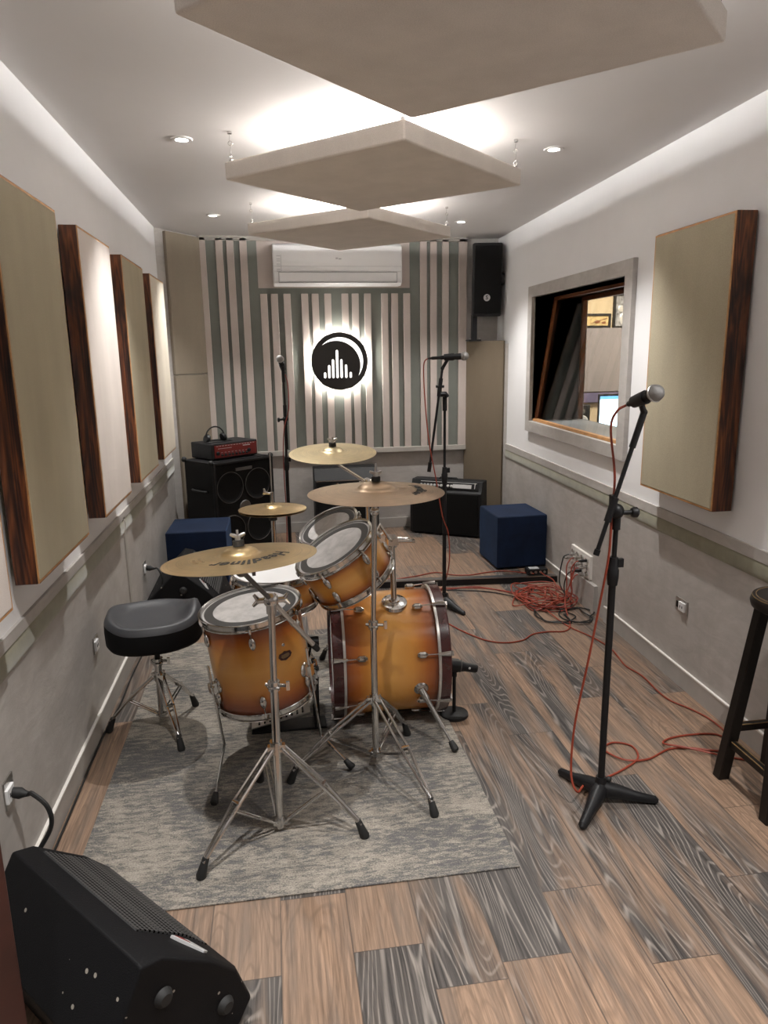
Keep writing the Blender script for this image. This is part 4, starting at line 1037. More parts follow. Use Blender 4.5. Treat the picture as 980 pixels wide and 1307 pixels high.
# ================================================================== DRUMS
def drum(name, top, n, R, L, nl, label, headmat=M_head, ring=True, badge=None, xdir=None, Rh=None, lugs=True):
    n = V(n).normalized(); c = V(top) - n*(L/2)
    M = frame(c, n, xdir); t = thing(name, label, 'drum', c, M.to_3x3().to_4x4())
    MB(M).lathe([(R-.008, -L/2+.012), (R, -L/2+.012), (R, L/2-.012), (R-.008, L/2-.012)], 72, None, True).build('shell', burst('sunburst_lacquer', L/2), t)
    for s, nm in ((1, 'top_hoop'), (-1, 'bottom_hoop')):
        z = s*(L/2)
        pr = [(R+.001, z-s*.002), (R+.001, z-s*.022), (R+.011, z-s*.024), (R+.013, z-s*.021), (R+.012, z-s*.018), (R+.0045, z-s*.016), (R+.0045, z+s*.002), (R+.010, z+s*.004), (R+.0115, z+s*.006), (R+.009, z+s*.008), (R+.001, z+s*.006)]
        MB(M).lathe(pr, 72, None, True).build(nm, M_chrome, t)
        MB(M).lathe([(0, z-s*.002), (R-.004, z-s*.002), (R+.0005, z-s*.008), (R+.0005, z-s*.011), (R-.006, z-s*.009), (0, z-s*.006)], 72).build('batter_head' if s > 0 else 'resonant_head', headmat if s > 0 else M_headwhite, t)
    head = [c_ for c_ in children_of(t) if c_.name.startswith('batter_head')][0]
    if ring:
        MB(M).lathe([(R*.76, L/2-.0022), (R*.76, L/2-.001), (R*.94, L/2-.001), (R*.94, L/2-.0022)], 72, None, True).build('muffle_ring', M_ring, head)
    for i in range(nl):
        a = 2*PI*(i+.5)/nl; ca, sa = math.cos(a), math.sin(a)
        for s in (1, -1):
            zz = s*(L/2-min(.072, L*.30))
            mb = MB(M @ Matrix.Rotation(a, 4, 'Z'))
            mb.ball((R+.008, 0, zz), .019, (.62, .72, 1.4), 14); mb.cyl((R-.001, 0, zz), (R+.008, 0, zz), .008, n=10)
            mb.tube([(R+.0135, 0, zz), (R+.0135, 0, s*(L/2-.006))], .0026, 6); mb.cyl((R+.0135, 0, s*(L/2-.028)), (R+.0135, 0, s*(L/2-.010)), .006, n=8)
            mb.build('lug', M_chrome, t)
    if badge is not None:
        Mb = M @ Matrix.Rotation(badge[0], 4, 'Z') @ frame((R+.0008, 0, badge[1]), (1, 0, 0), (0, 1, 0))
        mb = MB(Mb); mb.prism([(-.030, .0), (-.024, .012), (-.010, .014), (0, .018), (.010, .014), (.024, .012), (.030, 0), (.022, -.012), (.010, -.016), (0, -.020), (-.010, -.016), (-.022, -.012)], -.001, .0022, Matrix.Identity(4)); mb.build('badge', M_bead, t)
        mb = MB(Mb); mb.prism([(-.020, -.002), (-.016, .007), (.016, .007), (.020, -.002), (.012, -.009), (-.012, -.009)], .002, .0028, Matrix.Identity(4)); mb.build('badge_plate', M_inkgold, t)
        mb = MB(Mb); mb.lathe([(0, .004), (.005, .003), (.007, 0), (0, 0)], 16, Matrix.Translation((.0, .042, 0))); mb.build('air_vent', M_chrome, t)
    return t, M

# floor tom
nF = V((-.116, -.05, 1)).normalized(); topF = V((-.126, 2.745, .672)); LF = .39; RF = .192
ft, MF = drum('floor_tom', topF, nF, RF, LF, 6, 'amber sunburst floor tom standing on three legs beside the drum stool', badge=None, xdir=(1, 0, 0))
cF = topF - nF*(LF/2)
tocam = math.atan2(-1, .02)
Mb = MF @ Matrix.Rotation(-PI/2+.60, 4, 'Z') @ frame((RF+.0008, 0, .035), (1, 0, 0), (0, 1, 0))
mb = MB(Mb); mb.prism([(-.030, .0), (-.024, .012), (-.010, .014), (0, .018), (.010, .014), (.024, .012), (.030, 0), (.022, -.012), (.010, -.016), (0, -.020), (-.010, -.016), (-.022, -.012)], -.001, .0022, Matrix.Identity(4)); bg = mb.build('badge', M_hoopwood, ft)
mb = MB(Mb); mb.prism([(-.020, -.002), (-.016, .007), (.016, .007), (.020, -.002), (.012, -.009), (-.012, -.009)], .002, .0028, Matrix.Identity(4)); mb.build('badge_plate', M_inkgold, bg)
MB(Mb).lathe([(0, .004), (.005, .003), (.007, 0), (0, 0)], 16, Matrix.Translation((.0, .044, 0))).build('air_vent', M_chrome, ft)
for adeg, foot in ((-152, (-.283, 2.452)), (-28, (.235, 2.592)), (92, (-.10, 3.09))):
    a = math.radians(adeg); rd = V((math.cos(a), math.sin(a), 0))
    loc = lambda r, z: MF @ V((r*math.cos(a), r*math.sin(a), z))
    Mk = MF @ Matrix.Rotation(a, 4, 'Z') @ frame((RF, 0, -.075), (1, 0, 0), (0, 1, 0))
    mb = MB(Mk); mb.lathe([(0, .010), (.020, .008), (.028, .003), (.030, 0), (0, 0)], 24); mb.box((0, 0, .022), (.026, .040, .028)); mb.cyl((0, 0, .02), (.034, .01, .03), .005); mb.box((.040, .012, .032), (.012, .024, .008)); mb.build('leg_bracket', M_chrome, ft)
    f = V((foot[0], foot[1], .03)); k = loc(RF+.024, -.075); e = loc(RF+.024, -.395)
    zt = .125; q = k + (e-k)*((k.z-zt)/(k.z-e.z))
    q1 = q + (k-q).normalized()*.02; q2 = q + (f-q).normalized()*.02
    mb = MB(); mb.tube([loc(RF+.024, .02), k, q1, q, q2, f], .0052, 8); lg = mb.build('leg', M_chrome, ft)
    fd = (f-q).normalized(); MB().rod(f-fd*.025, f+fd*.02, [(0, .010), (.4, .013), (.85, .016), (1, .012)]).build('rubber_foot', M_rubber, lg)

# snare
sn, MS = drum('snare_drum', (-.03, 3.10, .700), (0.0, 0.0, 1), .178, .15, 8, 'white headed snare drum half hidden under the lettered cymbal', headmat=M_headwhite, ring=False)
ss = thing('snare_stand', 'chrome snare stand carrying the white headed snare', 'drum stand', (-.03, 3.10, 0)); bp = V((-.03, 3.10, 0))
mb = MB(); mb.cyl(bp+V((0, 0, .03)), bp+V((0, 0, .47)), .012); mb.build('tube', M_chrome, ss)
tripod(ss, bp, .28, .06, ((-.25, 3.22), (.12, 3.34), (-.06, 2.84)))
for a in (.3, .3+2*PI/3, .3+4*PI/3):
    d = V((math.cos(a), math.sin(a), 0)); mb = MB(); mb.tube([bp+V((0, 0, .47)), bp+d*.10+V((0, 0, .50)), bp+d*.20+V((0, 0, .525)), bp+d*.213+V((0, 0, .575))], .006); mb.build('basket_arm', M_chrome, ss)

# rack toms
tA, MA = drum('rack_tom', (.216, 2.805, .877), (-.501, -.122, .86), .168, .175, 6, 'front rack tom, amber sunburst, tilted towards the drum stool', xdir=(0, 1, 0))
tB, MBt = drum('rack_tom', (.226, 3.215, .868), (-.417, -.205, .88), .137, .23, 6, 'rear rack tom, mostly hidden behind the front tom and bronze cymbal', xdir=(0, 1, 0))

# bass drum: axis along X
BX0, BX1, BYc, BZc, BR = .205, .712, 3.075, .300, .272
rotB = Matrix.Rotation(-.03, 4, 'Z') @ Matrix.Rotation(PI/2, 4, 'Y')
bcn = V(((BX0+BX1)/2, BYc, BZc)); LB_ = BX1-BX0
bdm = thing('bass_drum', 'large amber sunburst bass drum with maroon hoops lying on the rug edge', 'drum', bcn, rotB)
MBD = Matrix.Translation(bcn) @ rotB
hl = LB_/2
MB(MBD).lathe([(BR-.008, -hl+.03), (BR, -hl+.03), (BR, hl-.03), (BR-.008, hl-.03)], 96, None, True).build('shell', burst('sunburst_lacquer_wide', hl-.02), bdm)
for s, nm in ((-1, 'batter_hoop'), (1, 'front_hoop')):
    z0, z1 = s*(hl-.050), s*hl
    MB(MBD).lathe([(BR+.003, z0), (BR+.014, z0), (BR+.017, z0+s*.004), (BR+.017, z1-s*.004), (BR+.014, z1), (BR+.003, z1)], 96, None, True).build(nm, M_hoopwood, bdm)
    MB(MBD).lathe([(BR+.002, z0-s*.006), (BR+.0185, z0-s*.006), (BR+.0185, z0+s*.005), (BR+.002, z0+s*.005)], 96, None, True).build('hoop_inlay', M_inlay, bdm)
    MB(MBD).lathe([(0, z1-s*.014), (BR-.002, z1-s*.014), (BR+.003, z1-s*.018), (BR+.003, z0), (BR-.001, z0), (BR-.004, z1-s*.02), (0, z1-s*.018)], 72).build('batter_head' if s < 0 else 'front_head', M_headwhite if s < 0 else M_black, bdm)
    for i in range(8):
        a = 2*PI*(i+.5)/8 + .10
        mb = MB(MBD @ Matrix.Rotation(a, 4, 'Z')); zl = s*(hl-.125)
        mb.rod((BR+.011, 0, zl-s*.022), (BR+.011, 0, zl+s*.022), [(0, .008), (.22, .015), (.78, .015), (1, .008)], 14); mb.cyl((BR-.001, 0, zl), (BR+.011, 0, zl), .011, n=12)
        mb.tube([(BR+.014, 0, zl), (BR+.021, 0, s*(hl-.055))], .0032, 6)
        mb.rod((BR+.022, 0, s*(hl-.062)), (BR+.022, 0, s*(hl-.004)), [(0, .006), (.3, .008), (.75, .011), (1, .012)], 10); mb.box((BR+.012, 0, s*(hl+.003)), (.026, .02, .008)); mb.build('lug', M_chrome, bdm)
# spurs
for sgn, attach, ft_ in ((1, V((.575, 2.825, .225)), V((.682, 2.645, .022))), (-1, V((.585, 3.33, .225)), V((.69, 3.50, .022)))):
    ctr = V((attach.x, BYc, BZc)); nr = (attach-ctr).normalized(); surf = ctr + nr*(BR)
    Mk = frame(surf, nr); mb = MB(Mk); mb.lathe([(0, .014), (.018, .013), (.030, .006), (.034, 0), (0, -.004)], 28); mb.build('spur_bracket', M_chrome, bdm)
    p0 = surf+nr*.012; d = (ft_-p0).normalized(); Lr = (ft_-p0).length
    mb = MB(); mb.rod(p0-d*.004, p0+d*(Lr*.62), [(0, .016), (.25, .016), (.3, .0105), (1, .0105)]); mb.cyl(p0+d*(Lr*.58), p0+d*(Lr*.66), .013); mb.cyl(p0+d*(Lr*.6), ft_, .006); spur = mb.build('spur', M_chrome, bdm)
    MB().rod(ft_-d*.035, ft_+d*.012, [(0, .011), (.4, .015), (.85, .016), (1, .010)]).build('spur_foot', M_rubber, spur)
# tom mount on top
mp = V((.489, 2.985, 0)); zt = BZc + math.sqrt(BR**2-(mp.y-BYc)**2)
Mk = frame((mp.x, mp.y, zt-.006), (0, (mp.y-BYc)/BR, 1)); mb = MB(Mk)
mb.lathe([(0, .030), (.022, .030), (.024, .022), (.040, .020), (.056, .014), (.060, 0), (0, -.01)], 40); mb.build('mount_flange', M_chrome, bdm)
mtop = V((.482, 2.985, .845))
mb = MB(); mb.cyl((mp.x, mp.y, zt), mtop, .013); mb.build('mount_post', M_chrome, bdm)
mb = MB(); mb.cyl(mtop-V((0, 0, .03)), mtop+V((0, 0, .012)), .024); mb.box(mtop+V((0, 0, .0)), (.045, .09, .028)); mb.cyl(mtop+V((.0, -.03, 0)), mtop+V((.085, -.035, .0)), .008); mb.cyl(mtop+V((.0, .03, 0)), mtop+V((.075, .04, -.01)), .008)
for e in (V((.088, -.035, 0)), V((.078, .04, -.01))): mb.box(mtop+e, (.012, .03, .012))
mb.build('mount_clamp', M_chrome, bdm)
for tomM, Rr, sy in ((MA, .168, -1), (MBt, .137, 1)):
    ctr = tomM.translation; dirv = (mtop+V((0, .05*sy, 0)) - ctr); ax = tomM.to_3x3() @ V((0, 0, 1)); dirv = (dirv - ax*dirv.dot(ax)).normalized()
    p = ctr + dirv*(Rr+.012)
    mb = MB(); mb.tube([mtop+V((0, .03*sy, 0)), mtop+V((-.02, .06*sy, .02)), p+dirv*.05+ax*.02, p+dirv*.012, ], .0065, 8); mb.build('tom_arm', M_chrome, bdm)
    mb = MB(frame(ctr+dirv*Rr, dirv, ax)); mb.lathe([(0, .012), (.022, .010), (.030, .003), (.032, 0), (0, 0)], 24); mb.box((0, 0, .018), (.034, .03, .022)); mb.build('arm_bracket', M_chrome, tA if sy < 0 else tB)

# kick pedal
kp = thing('kick_pedal', 'bass drum pedal with ribbed footboard behind the floor tom', 'drum pedal', (.05, 2.985, 0))
def pt(x, y, z): return V((x, 2.985+y, z))
mb = MB(); mb.b2((-.16, 2.935, .008), (.17, 3.035, .018)); mb.build('base_plate', M_black, kp, bevel=.003)
mb = MB(); mb.hexa([pt(-.16, -.045, .028), pt(.10, -.045, .085), pt(.10, .045, .085), pt(-.16, .045, .028), pt(-.16, -.045, .036), pt(.10, -.045, .094), pt(.10, .045, .094), pt(-.16, .045, .036)]); mb.build('footboard', M_steel, kp, bevel=.003)
mb = MB()
for i in range(9):
    x = -.13+i*.024; mb.b2((x, 2.95, .036+(x+.16)*.223), (x+.008, 3.02, .043+(x+.16)*.223))
mb.build('rib', M_black, kp)
for s in (-1, 1): MB().b2((.115, 2.985+s*.055-.008, .018), (.14, 2.985+s*.055+.008, .25)).build('tower', M_black, kp, bevel=.002)
MB().cyl((.128, 2.915, .24), (.128, 3.055, .24), .009).build('axle', M_steel, kp)
mb = MB(); mb.tube([(.128, 2.985, .24), (.10, 2.985, .32), (.12, 2.985, .40)], .005); mb.rod((.10, 2.985, .40), (.15, 2.985, .40), [(0, .02), (.4, .026), (1, .026)]); mb.build('beater', M_bmetal, kp)
mb = MB(); mb.tube([pt(.10, 0, .09), (.135, 2.985, .16), (.14, 2.985, .235)], .006); mb.build('chain', M_steel, kp)

# kick drum microphone
km = thing('microphone_stand', 'low microphone stand with round black base in front of the bass drum', 'microphone stand', (.752, 2.945, 0))
mb = MB(Matrix.Translation((.758, 2.960, 0))); mb.lathe([(0, 0), (.064, 0), (.066, .004), (.064, .014), (.02, .019), (.012, .021), (0, .021)], 40); mb.build('round_base', M_bmetal, km)
mb = MB(); mb.cyl((.758, 2.960, .02), (.758, 2.960, .215), .008); mb.cyl((.758, 2.960, .195), (.758, 2.960, .23), .012); mb.build('pole', M_bmetal, km)
mk = thing('microphone', 'stubby black drum microphone pointing into the bass drum', 'microphone', (.78, 2.98, .24))
k0, k1 = V((.724, 2.965, .255)), V((.862, 2.952, .226)); kd = (k1-k0).normalized()
MB().rod(k0, k1, [(0, .030), (.35, .031), (.45, .026), (.62, .021), (.95, .020), (1, .017)]).build('body', M_black, mk)
MB().torus(.0262, .003, frame(k0.lerp(k1, .45), kd), 28, 6).build('ring', M_dsteel, mk)
mb = MB(); mb.ball(k0.lerp(k1, .72)+V((0, -.0195, .004)), .006, (1, .4, 1), 10); mb.build('switch', M_silver, mk)

# ================================================================== DRUM STOOL
TC = V((-.552, 3.062, 0))
th = thing('drum_throne', 'black saddle drum stool beside the left wall', 'stool', TC)
NR, NA = 14, 72
def seat_out(a):     # saddle outline: wider at the back, two thigh cutouts at the front (+X)
    ca, sa = math.cos(a), math.sin(a)
    r = .209*(1/((abs(ca)**2.6+abs(sa*.98)**2.6)**(1/2.6)))*.96
    r *= 1 - .05*math.exp(-((a-.9)/.35)**2) - .05*math.exp(-((a+.9)/.35)**2)
    return r
zt = .548
def seat_z(x, y, t):
    z = zt - .012*math.exp(-(t/.75)**4) + .012*math.exp(-((t-.86)/.12)**2)
    z += .042*math.exp(-(((x-.175)/.055)**2 + (y/.10)**2))          # raised pommel between the thighs
    z += .020*math.exp(-((x+.20)/.06)**2)*(1 if True else 0)
    if t > .93: z -= .022*((t-.93)/.07)**2
    return z
mb = MB(Matrix.Translation(TC) @ Matrix.Rotation(.12, 4, 'Z')); vs = [(0, 0, seat_z(0, 0, 0))]; fs = []
for i in range(1, NR+1):
    t = (i/NR)**.8
    for j in range(NA):
        a = -PI+2*PI*j/NA; r = seat_out(a)*t; x, y = r*math.cos(a), r*math.sin(a); vs.append((x, y, seat_z(x, y, t)))
for j in range(NA): fs.append((0, 1+j, 1+(j+1) % NA))
for i in range(NR-1):
    for j in range(NA): fs.append((1+i*NA+j, 1+(i+1)*NA+j, 1+(i+1)*NA+(j+1) % NA, 1+i*NA+(j+1) % NA))
mb.add(vs, fs); mb.build('seat_top', M_leather, th, sharp=70)
mb = MB(Matrix.Translation(TC) @ Matrix.Rotation(.12, 4, 'Z')); vs = []; fs = []
for k, (sc, z) in enumerate(((1.0, None), (1.01, zt-.035), (1.0, zt-.088), (.95, zt-.105), (0.02, zt-.105))):
    for j in range(NA):
        a = -PI+2*PI*j/NA; r = seat_out(a); x, y = r*math.cos(a), r*math.sin(a)
        vs.append((x*sc, y*sc, (seat_z(x, y, 1.0) if z is None else z)))
for k in range(4):
    for j in range(NA): fs.append((k*NA+j, k*NA+(j+1) % NA, (k+1)*NA+(j+1) % NA, (k+1)*NA+j))
mb.add(vs, fs); mb.build('seat_side', M_leatherside, th, sharp=70)
mb = MB(); mb.cyl(TC+V((0, 0, .415)), TC+V((0, 0, .445)), .035); mb.cyl(TC+V((0, 0, .30)), TC+V((0, 0, .425)), .0125); mb.build('post', M_bmetal, th)
mb = MB(); mb.cyl(TC+V((0, 0, .075)), TC+V((0, 0, .34)), .0165); mb.build('tube', M_chrome, th)
tripod(th, TC, .265, .085, ((-.792, 3.085), (-.452, 2.863), (-.432, 3.262)))
clamp_collar(th, TC+V((0, 0, .335)), r=.022, wing=(1, -.2, 0))

# ================================================================== MICROPHONES AND STANDS
def mic(p0, p1, label, plugl=.06):
    """p0 tail, p1 front of the ball"""
    p0, p1 = V(p0), V(p1); d = (p1-p0).normalized(); L = (p1-p0).length
    t = thing('microphone', label, 'microphone', p0.lerp(p1, .4))
    b = p1 - d*.026
    MB().rod(p0+d*plugl, b-d*.022, [(0, .0105), (.05, .0115), (.75, .0175), (1, .0195)], 24).build('handle', M_black, t)
    mb = MB(); mb.ball(b, .0265, (1, 1, 1.06), 28, frame((0, 0, 0), d)); mhead = mb.build('mesh_head', M_ball, t)
    MB().torus(.0255, .0032, frame(b-d*.004, d), 32, 8).build('head_ring', M_steel, mhead)
    mb = MB(); mb.rod(p0, p0+d*(plugl+.004), [(0, .004), (.3, .0075), (.35, .0095), (1, .0095)], 16); mb.build('plug', M_bmetal, t)
    return d
def mic_clip(par, p, axis, stand_top):
    p, axis = V(p), V(axis).normalized(); mb = MB()
    mb.rod(p-axis*.03, p+axis*.03, [(0, .0195), (1, .0225)], 20)
    mb.cyl(p, stand_top, .010); mb.ball(stand_top, .012); mb.build('mic_clip', M_black, par)
def base_legs(par, hub, tips, hz=.05):
    hub = V(hub)
    for tx, ty in tips:
        tip = V((tx, ty, hub.z-hz+.012)); d = (tip-hub); mb = MB()
        mb.tube([hub+V((0, 0, -.004)), hub.lerp(tip, .3)+V((0, 0, -.001)), hub.lerp(tip, .65)+V((0, 0, -.002)), tip+V((0, 0, .002)), tip+d.normalized()*.010], [.034, .028, .0195, .0155, .008], 12); mb.build('leg', M_bmetal, par)
    mb = MB(); mb.lathe([(0, -.03), (.026, -.03), (.028, -.01), (.022, .015), (.018, .045), (0, .045)], 24, Matrix.Translation(hub)); mb.build('hub', M_bmetal, par)
def stand_clutch(par, p, r=.017):
    mb = MB(); p = V(p); mb.rod(p-V((0, 0, .05)), p+V((0, 0, .05)), [(0, r), (.25, r+.003), (.55, r+.003), (.6, r), (1, r*.85)]); mb.box(p+V((.022, -.004, .03)), (.02, .016, .030)); mb.build('clutch', M_black, par)
# near stand
h1 = V((1.135, 2.243, .05))
s1 = thing('microphone_stand', 'black microphone stand with cast three leg base, nearest on the right', 'microphone stand', (h1.x, h1.y, 0))
base_legs(s1, h1, ((1.054, 2.418), (1.322, 2.185), (1.000, 2.092)))
j1 = V((1.134, 2.232, 1.10))
mb = MB(); mb.cyl(h1, h1+V((0, -.004, .83)), .0125); mb.build('lower_pole', M_bmetal, s1)
mb = MB(); mb.cyl(h1+V((0, -.004, .83)), j1, .0085); mb.build('upper_pole', M_bmetal, s1)
stand_clutch(s1, h1+V((0, -.004, .84)))
mb = MB(); mb.cyl(h1+V((.028, 0, .03)), h1+V((.0, 0, .03)), .006); mb.ball(h1+V((.03, 0, .03)), .011); mb.build('base_screw', M_rubber, s1)
lo1, hi1 = V((1.058, 2.215, .958)), V((1.200, 2.215, 1.435))
mb = MB(); mb.cyl(lo1, hi1, .0075); mb.build('boom', M_bmetal, s1)
bdv = (hi1-lo1).normalized()
MB().cyl(hi1-bdv*.12, hi1-bdv*.0, .011).build('boom_sleeve', M_black, s1); MB().cyl(lo1+bdv*.12, lo1+bdv*.205, .0125).build('boom_sleeve', M_black, s1); MB().cyl(lo1, lo1+bdv*.02, .0105).build('boom_cap', M_black, s1)
mb = MB(); mb.cyl(j1-V((0, 0, .06)), j1-V((0, 0, .005)), .014); mb.ball(j1+V((-.005, -.008, .005)), .024, (1, 1.0, 1.1)); mb.cyl(j1+V((0, -.01, 0)), j1+V((.055, -.015, .0)), .008); mb.lathe([(0, 0), (.015, .0), (.018, .006), (.018, .018), (.012, .024), (0, .024)], 16, frame(j1+V((.045, -.015, 0)), (1, -.1, 0))); mb.box(j1+V((-.022, -.01, .045)), (.018, .02, .035)); mb.build('boom_joint', M_black, s1)
m1a, m1b = V((1.148, 2.235, 1.459)), V((1.178, 2.078, 1.512))
dd = mic(m1a, m1b, 'large silver ball microphone on the nearest stand', .03)
mic_clip(s1, m1a.lerp(m1b, .40), m1b-m1a, hi1)
# middle stand at the stage edge
h2 = V((1.052, 4.385, .048))
s2 = thing('microphone_stand', 'black microphone stand by the stage step, in front of the guitar amplifier', 'microphone stand', (h2.x, h2.y, 0))
base_legs(s2, h2, ((1.115, 4.58), (1.135, 4.205), (.865, 4.36)))
mb = MB(); mb.cyl(h2, h2+V((0, 0, .80)), .0125); mb.build('lower_pole', M_bmetal, s2)
j2 = V((1.050, 4.375, 1.372))
mb = MB(); mb.cyl(h2+V((0, 0, .80)), j2, .0085); mb.build('upper_pole', M_bmetal, s2)
stand_clutch(s2, h2+V((0, 0, .83)))
lo2, hi2 = V((.945, 4.355, .907)), V((1.030, 4.355, 1.54))
bdv = (hi2-lo2).normalized()
mb = MB(); mb.cyl(lo2, hi2, .0075); mb.build('boom', M_bmetal, s2)
MB().cyl(lo2, lo2+bdv*.06, .012).build('boom_cap', M_black, s2); MB().cyl(hi2-bdv*.17, hi2-bdv*.06, .0125).build('boom_sleeve', M_black, s2)
mb = MB(); mb.cyl(j2-V((0, 0, .09)), j2, .0145); mb.tube([j2+V((.012, -.01, -.005)), j2+V((0, -.012, .012)), j2+V((-.035, -.012, .012))], .017, 10); mb.cyl(j2+V((-.06, -.02, .06)), j2+V((-.01, -.02, .06)), .008); mb.build('boom_joint', M_black, s2)
m2a, m2b = V((.940, 4.36, 1.600)), V((1.185, 4.325, 1.612))
mic(m2a, m2b, 'silver headed microphone lying level on the stand at the stage step', .075)
mic_clip(s2, m2a.lerp(m2b, .52), m2b-m2a, hi2)
# far stand in front of the striped wall
h3 = V((.080, 5.30, PLAT+.048))
s3 = thing('microphone_stand', 'black microphone stand in front of the striped wall, beside the bass cabinet', 'microphone stand', (h3.x, h3.y, PLAT))
base_legs(s3, h3, ((-.06, 5.16), (.25, 5.22), (.06, 5.50)))
mb = MB(); mb.cyl(h3, h3+V((0, 0, .78)), .013); mb.build('lower_pole', M_bmetal, s3)
j3 = V((.086, 5.29, 1.18)); mb = MB(); mb.cyl(h3+V((0, 0, .78)), j3, .0085); mb.build('upper_pole', M_bmetal, s3)
stand_clutch(s3, h3+V((0, 0, .76)))
hi3 = V((.084, 5.25, 1.545)); lo3 = V((.092, 5.30, .96)); bdv = (hi3-lo3).normalized()
mb = MB(); mb.cyl(lo3, hi3, .0075); mb.build('boom', M_bmetal, s3)
MB().cyl(hi3-bdv*.10, hi3, .0115).build('boom_sleeve', M_black, s3); MB().cyl(j3-V((0, 0, .04)), j3+V((0, 0, .10)), .014).build('boom_sleeve', M_black, s3)
mb = MB(); mb.ball(j3, .022); mb.cyl(j3, j3-V((.05, 0, .005)), .008); mb.lathe([(0, 0), (.015, 0), (.017, .016), (0, .02)], 14, frame(j3-V((.04, 0, .005)), (-1, 0, 0))); mb.build('boom_joint', M_black, s3)
m3a, m3b = V((.098, 5.33, 1.50)), V((.060, 5.215, 1.625))
mic(m3a, m3b, 'small silver microphone on the far stand, against the striped wall', .03)
mic_clip(s3, m3a.lerp(m3b, .45), m3b-m3a, hi3)

# ================================================================== BAR STOOL
SC = V((1.772, 2.15, 0)); SH = .78
bs = thing('bar_stool', 'worn black wooden bar stool at the right picture edge', 'stool', SC)
mb = MB(Matrix.Translation(SC)); mb.lathe([(0, SH-.048), (.118, SH-.048), (.134, SH-.040), (.139, SH-.022), (.134, SH-.006), (.131, SH), (0, SH)], 48); seat_ = mb.build('seat', M_stool, bs)
mb = MB(Matrix.Translation(SC)); mb.torus(.131, .0022, Matrix.Translation((0, 0, SH-.003)), 48, 6); mb.torus(.120, .0015, Matrix.Translation((0, 0, SH)), 48, 6); mb.build('worn_edge', M_gold, seat_)
feet = []; tops = []
for i, (fx, fy) in enumerate(((1.660, 2.297), (1.655, 2.015), (1.860, 2.015), (1.860, 2.297))):
    f = V((fx, fy, 0)); c = SC+V((0, 0, SH-.045)); tp = c + V((fx-SC.x, fy-SC.y, 0))*.52; feet.append(f); tops.append(tp)
    mb = MB(); h0 = .022
    sx = V((h0, 0, 0)); sy = V((0, h0, 0))
    mb.hexa([f-sx-sy, f+sx-sy, f+sx+sy, f-sx+sy, tp-sx*.9-sy*.9, tp+sx*.9-sy*.9, tp+sx*.9+sy*.9, tp-sx*.9+sy*.9]); mb.build('leg', M_stool, bs, bevel=.004)
for i, z in ((0, .17), (1, .235), (2, .17), (3, .235)):
    a0, a1 = feet[i].lerp(tops[i], z/SH), feet[(i+1) % 4].lerp(tops[(i+1) % 4], z/SH); mb = MB()
    d = (a1-a0).normalized(); s = d.cross(V((0, 0, 1)))*.010; u = V((0, 0, .014))
    mb.hexa([a0-s-u, a1-s-u, a1+s-u, a0+s-u, a0-s+u, a1-s+u, a1+s+u, a0+s+u]); rung = mb.build('rung', M_stool, bs, bevel=.002)
    mb = MB(); mb.tube([a0-s+u+d*.03, a1-s+u-d*.03], .0022, 6); mb.tube([a0+s+u+d*.03, a1+s+u-d*.03], .0022, 6); mb.build('worn_edge', M_gold, rung)

# ================================================================== WALL SNAKE BOX AND CABLES
def onR(y, z, out=0.0): return V((xr(y)-out, y, z))
sk = thing('wall_connector_box', 'pale wall box full of silver microphone connectors above the orange cables', 'connector box', onR(4.3, .19), None)
mb = MB(); rw(mb, 4.155, 4.475, .195, .352, -.022, 0); mb.build('face_plate', M_lip, sk, bevel=.003)
conn = []
for r in range(3):
    for c in range(4):
        p = onR(4.195+c*.078, .315-r*.045, .022); conn.append(p)
        mb = MB(); mb.lathe([(0, .004), (.012, .004), (.0165, .010), (.0165, 0), (0, 0)], 18, frame(p, nx)); mb.build('socket', M_steel, sk)
        if (r, c) not in ((0, 3), (2, 3), (1, 2)): MB().rod(p+nx*.004, p+nx*.062, [(0, .0095), (.6, .0095), (.75, .008), (1, .0045)], 12).build('connector', M_chrome if (r+c) % 3 else M_bmetal, sk)
lb = MB(); rw(lb, 4.06, 4.40, 0.0, .185, -.030, 0); lb.build('wall_duct', M_conc, None, bevel=.002, label='plain cement coloured duct box under the connector box', cat='duct')

ab = thing('adapter_box', 'small black junction box on the stage edge beside the right ottoman', 'junction box', (1.86, 4.775, PLAT))
Ma = Matrix.Translation((1.835, 4.795, PLAT+.006)) @ Matrix.Rotation(-.05, 4, 'Z')
mb = MB(Ma); mb.box((0, 0, .022), (.15, .075, .044)); mb.build('case', M_black, ab, bevel=.004)
mb = MB(Ma); mb.box((-.02, 0, .0445), (.07, .05, .002)); mb.build('label_plate', M_silver, ab)
mb = MB(Ma)
for x in (-.05, -.015, .02, .05): mb.cyl((x, -.037, .024), (x, -.044, .024), .009, n=12)
mb.build('jack', M_steel, ab)

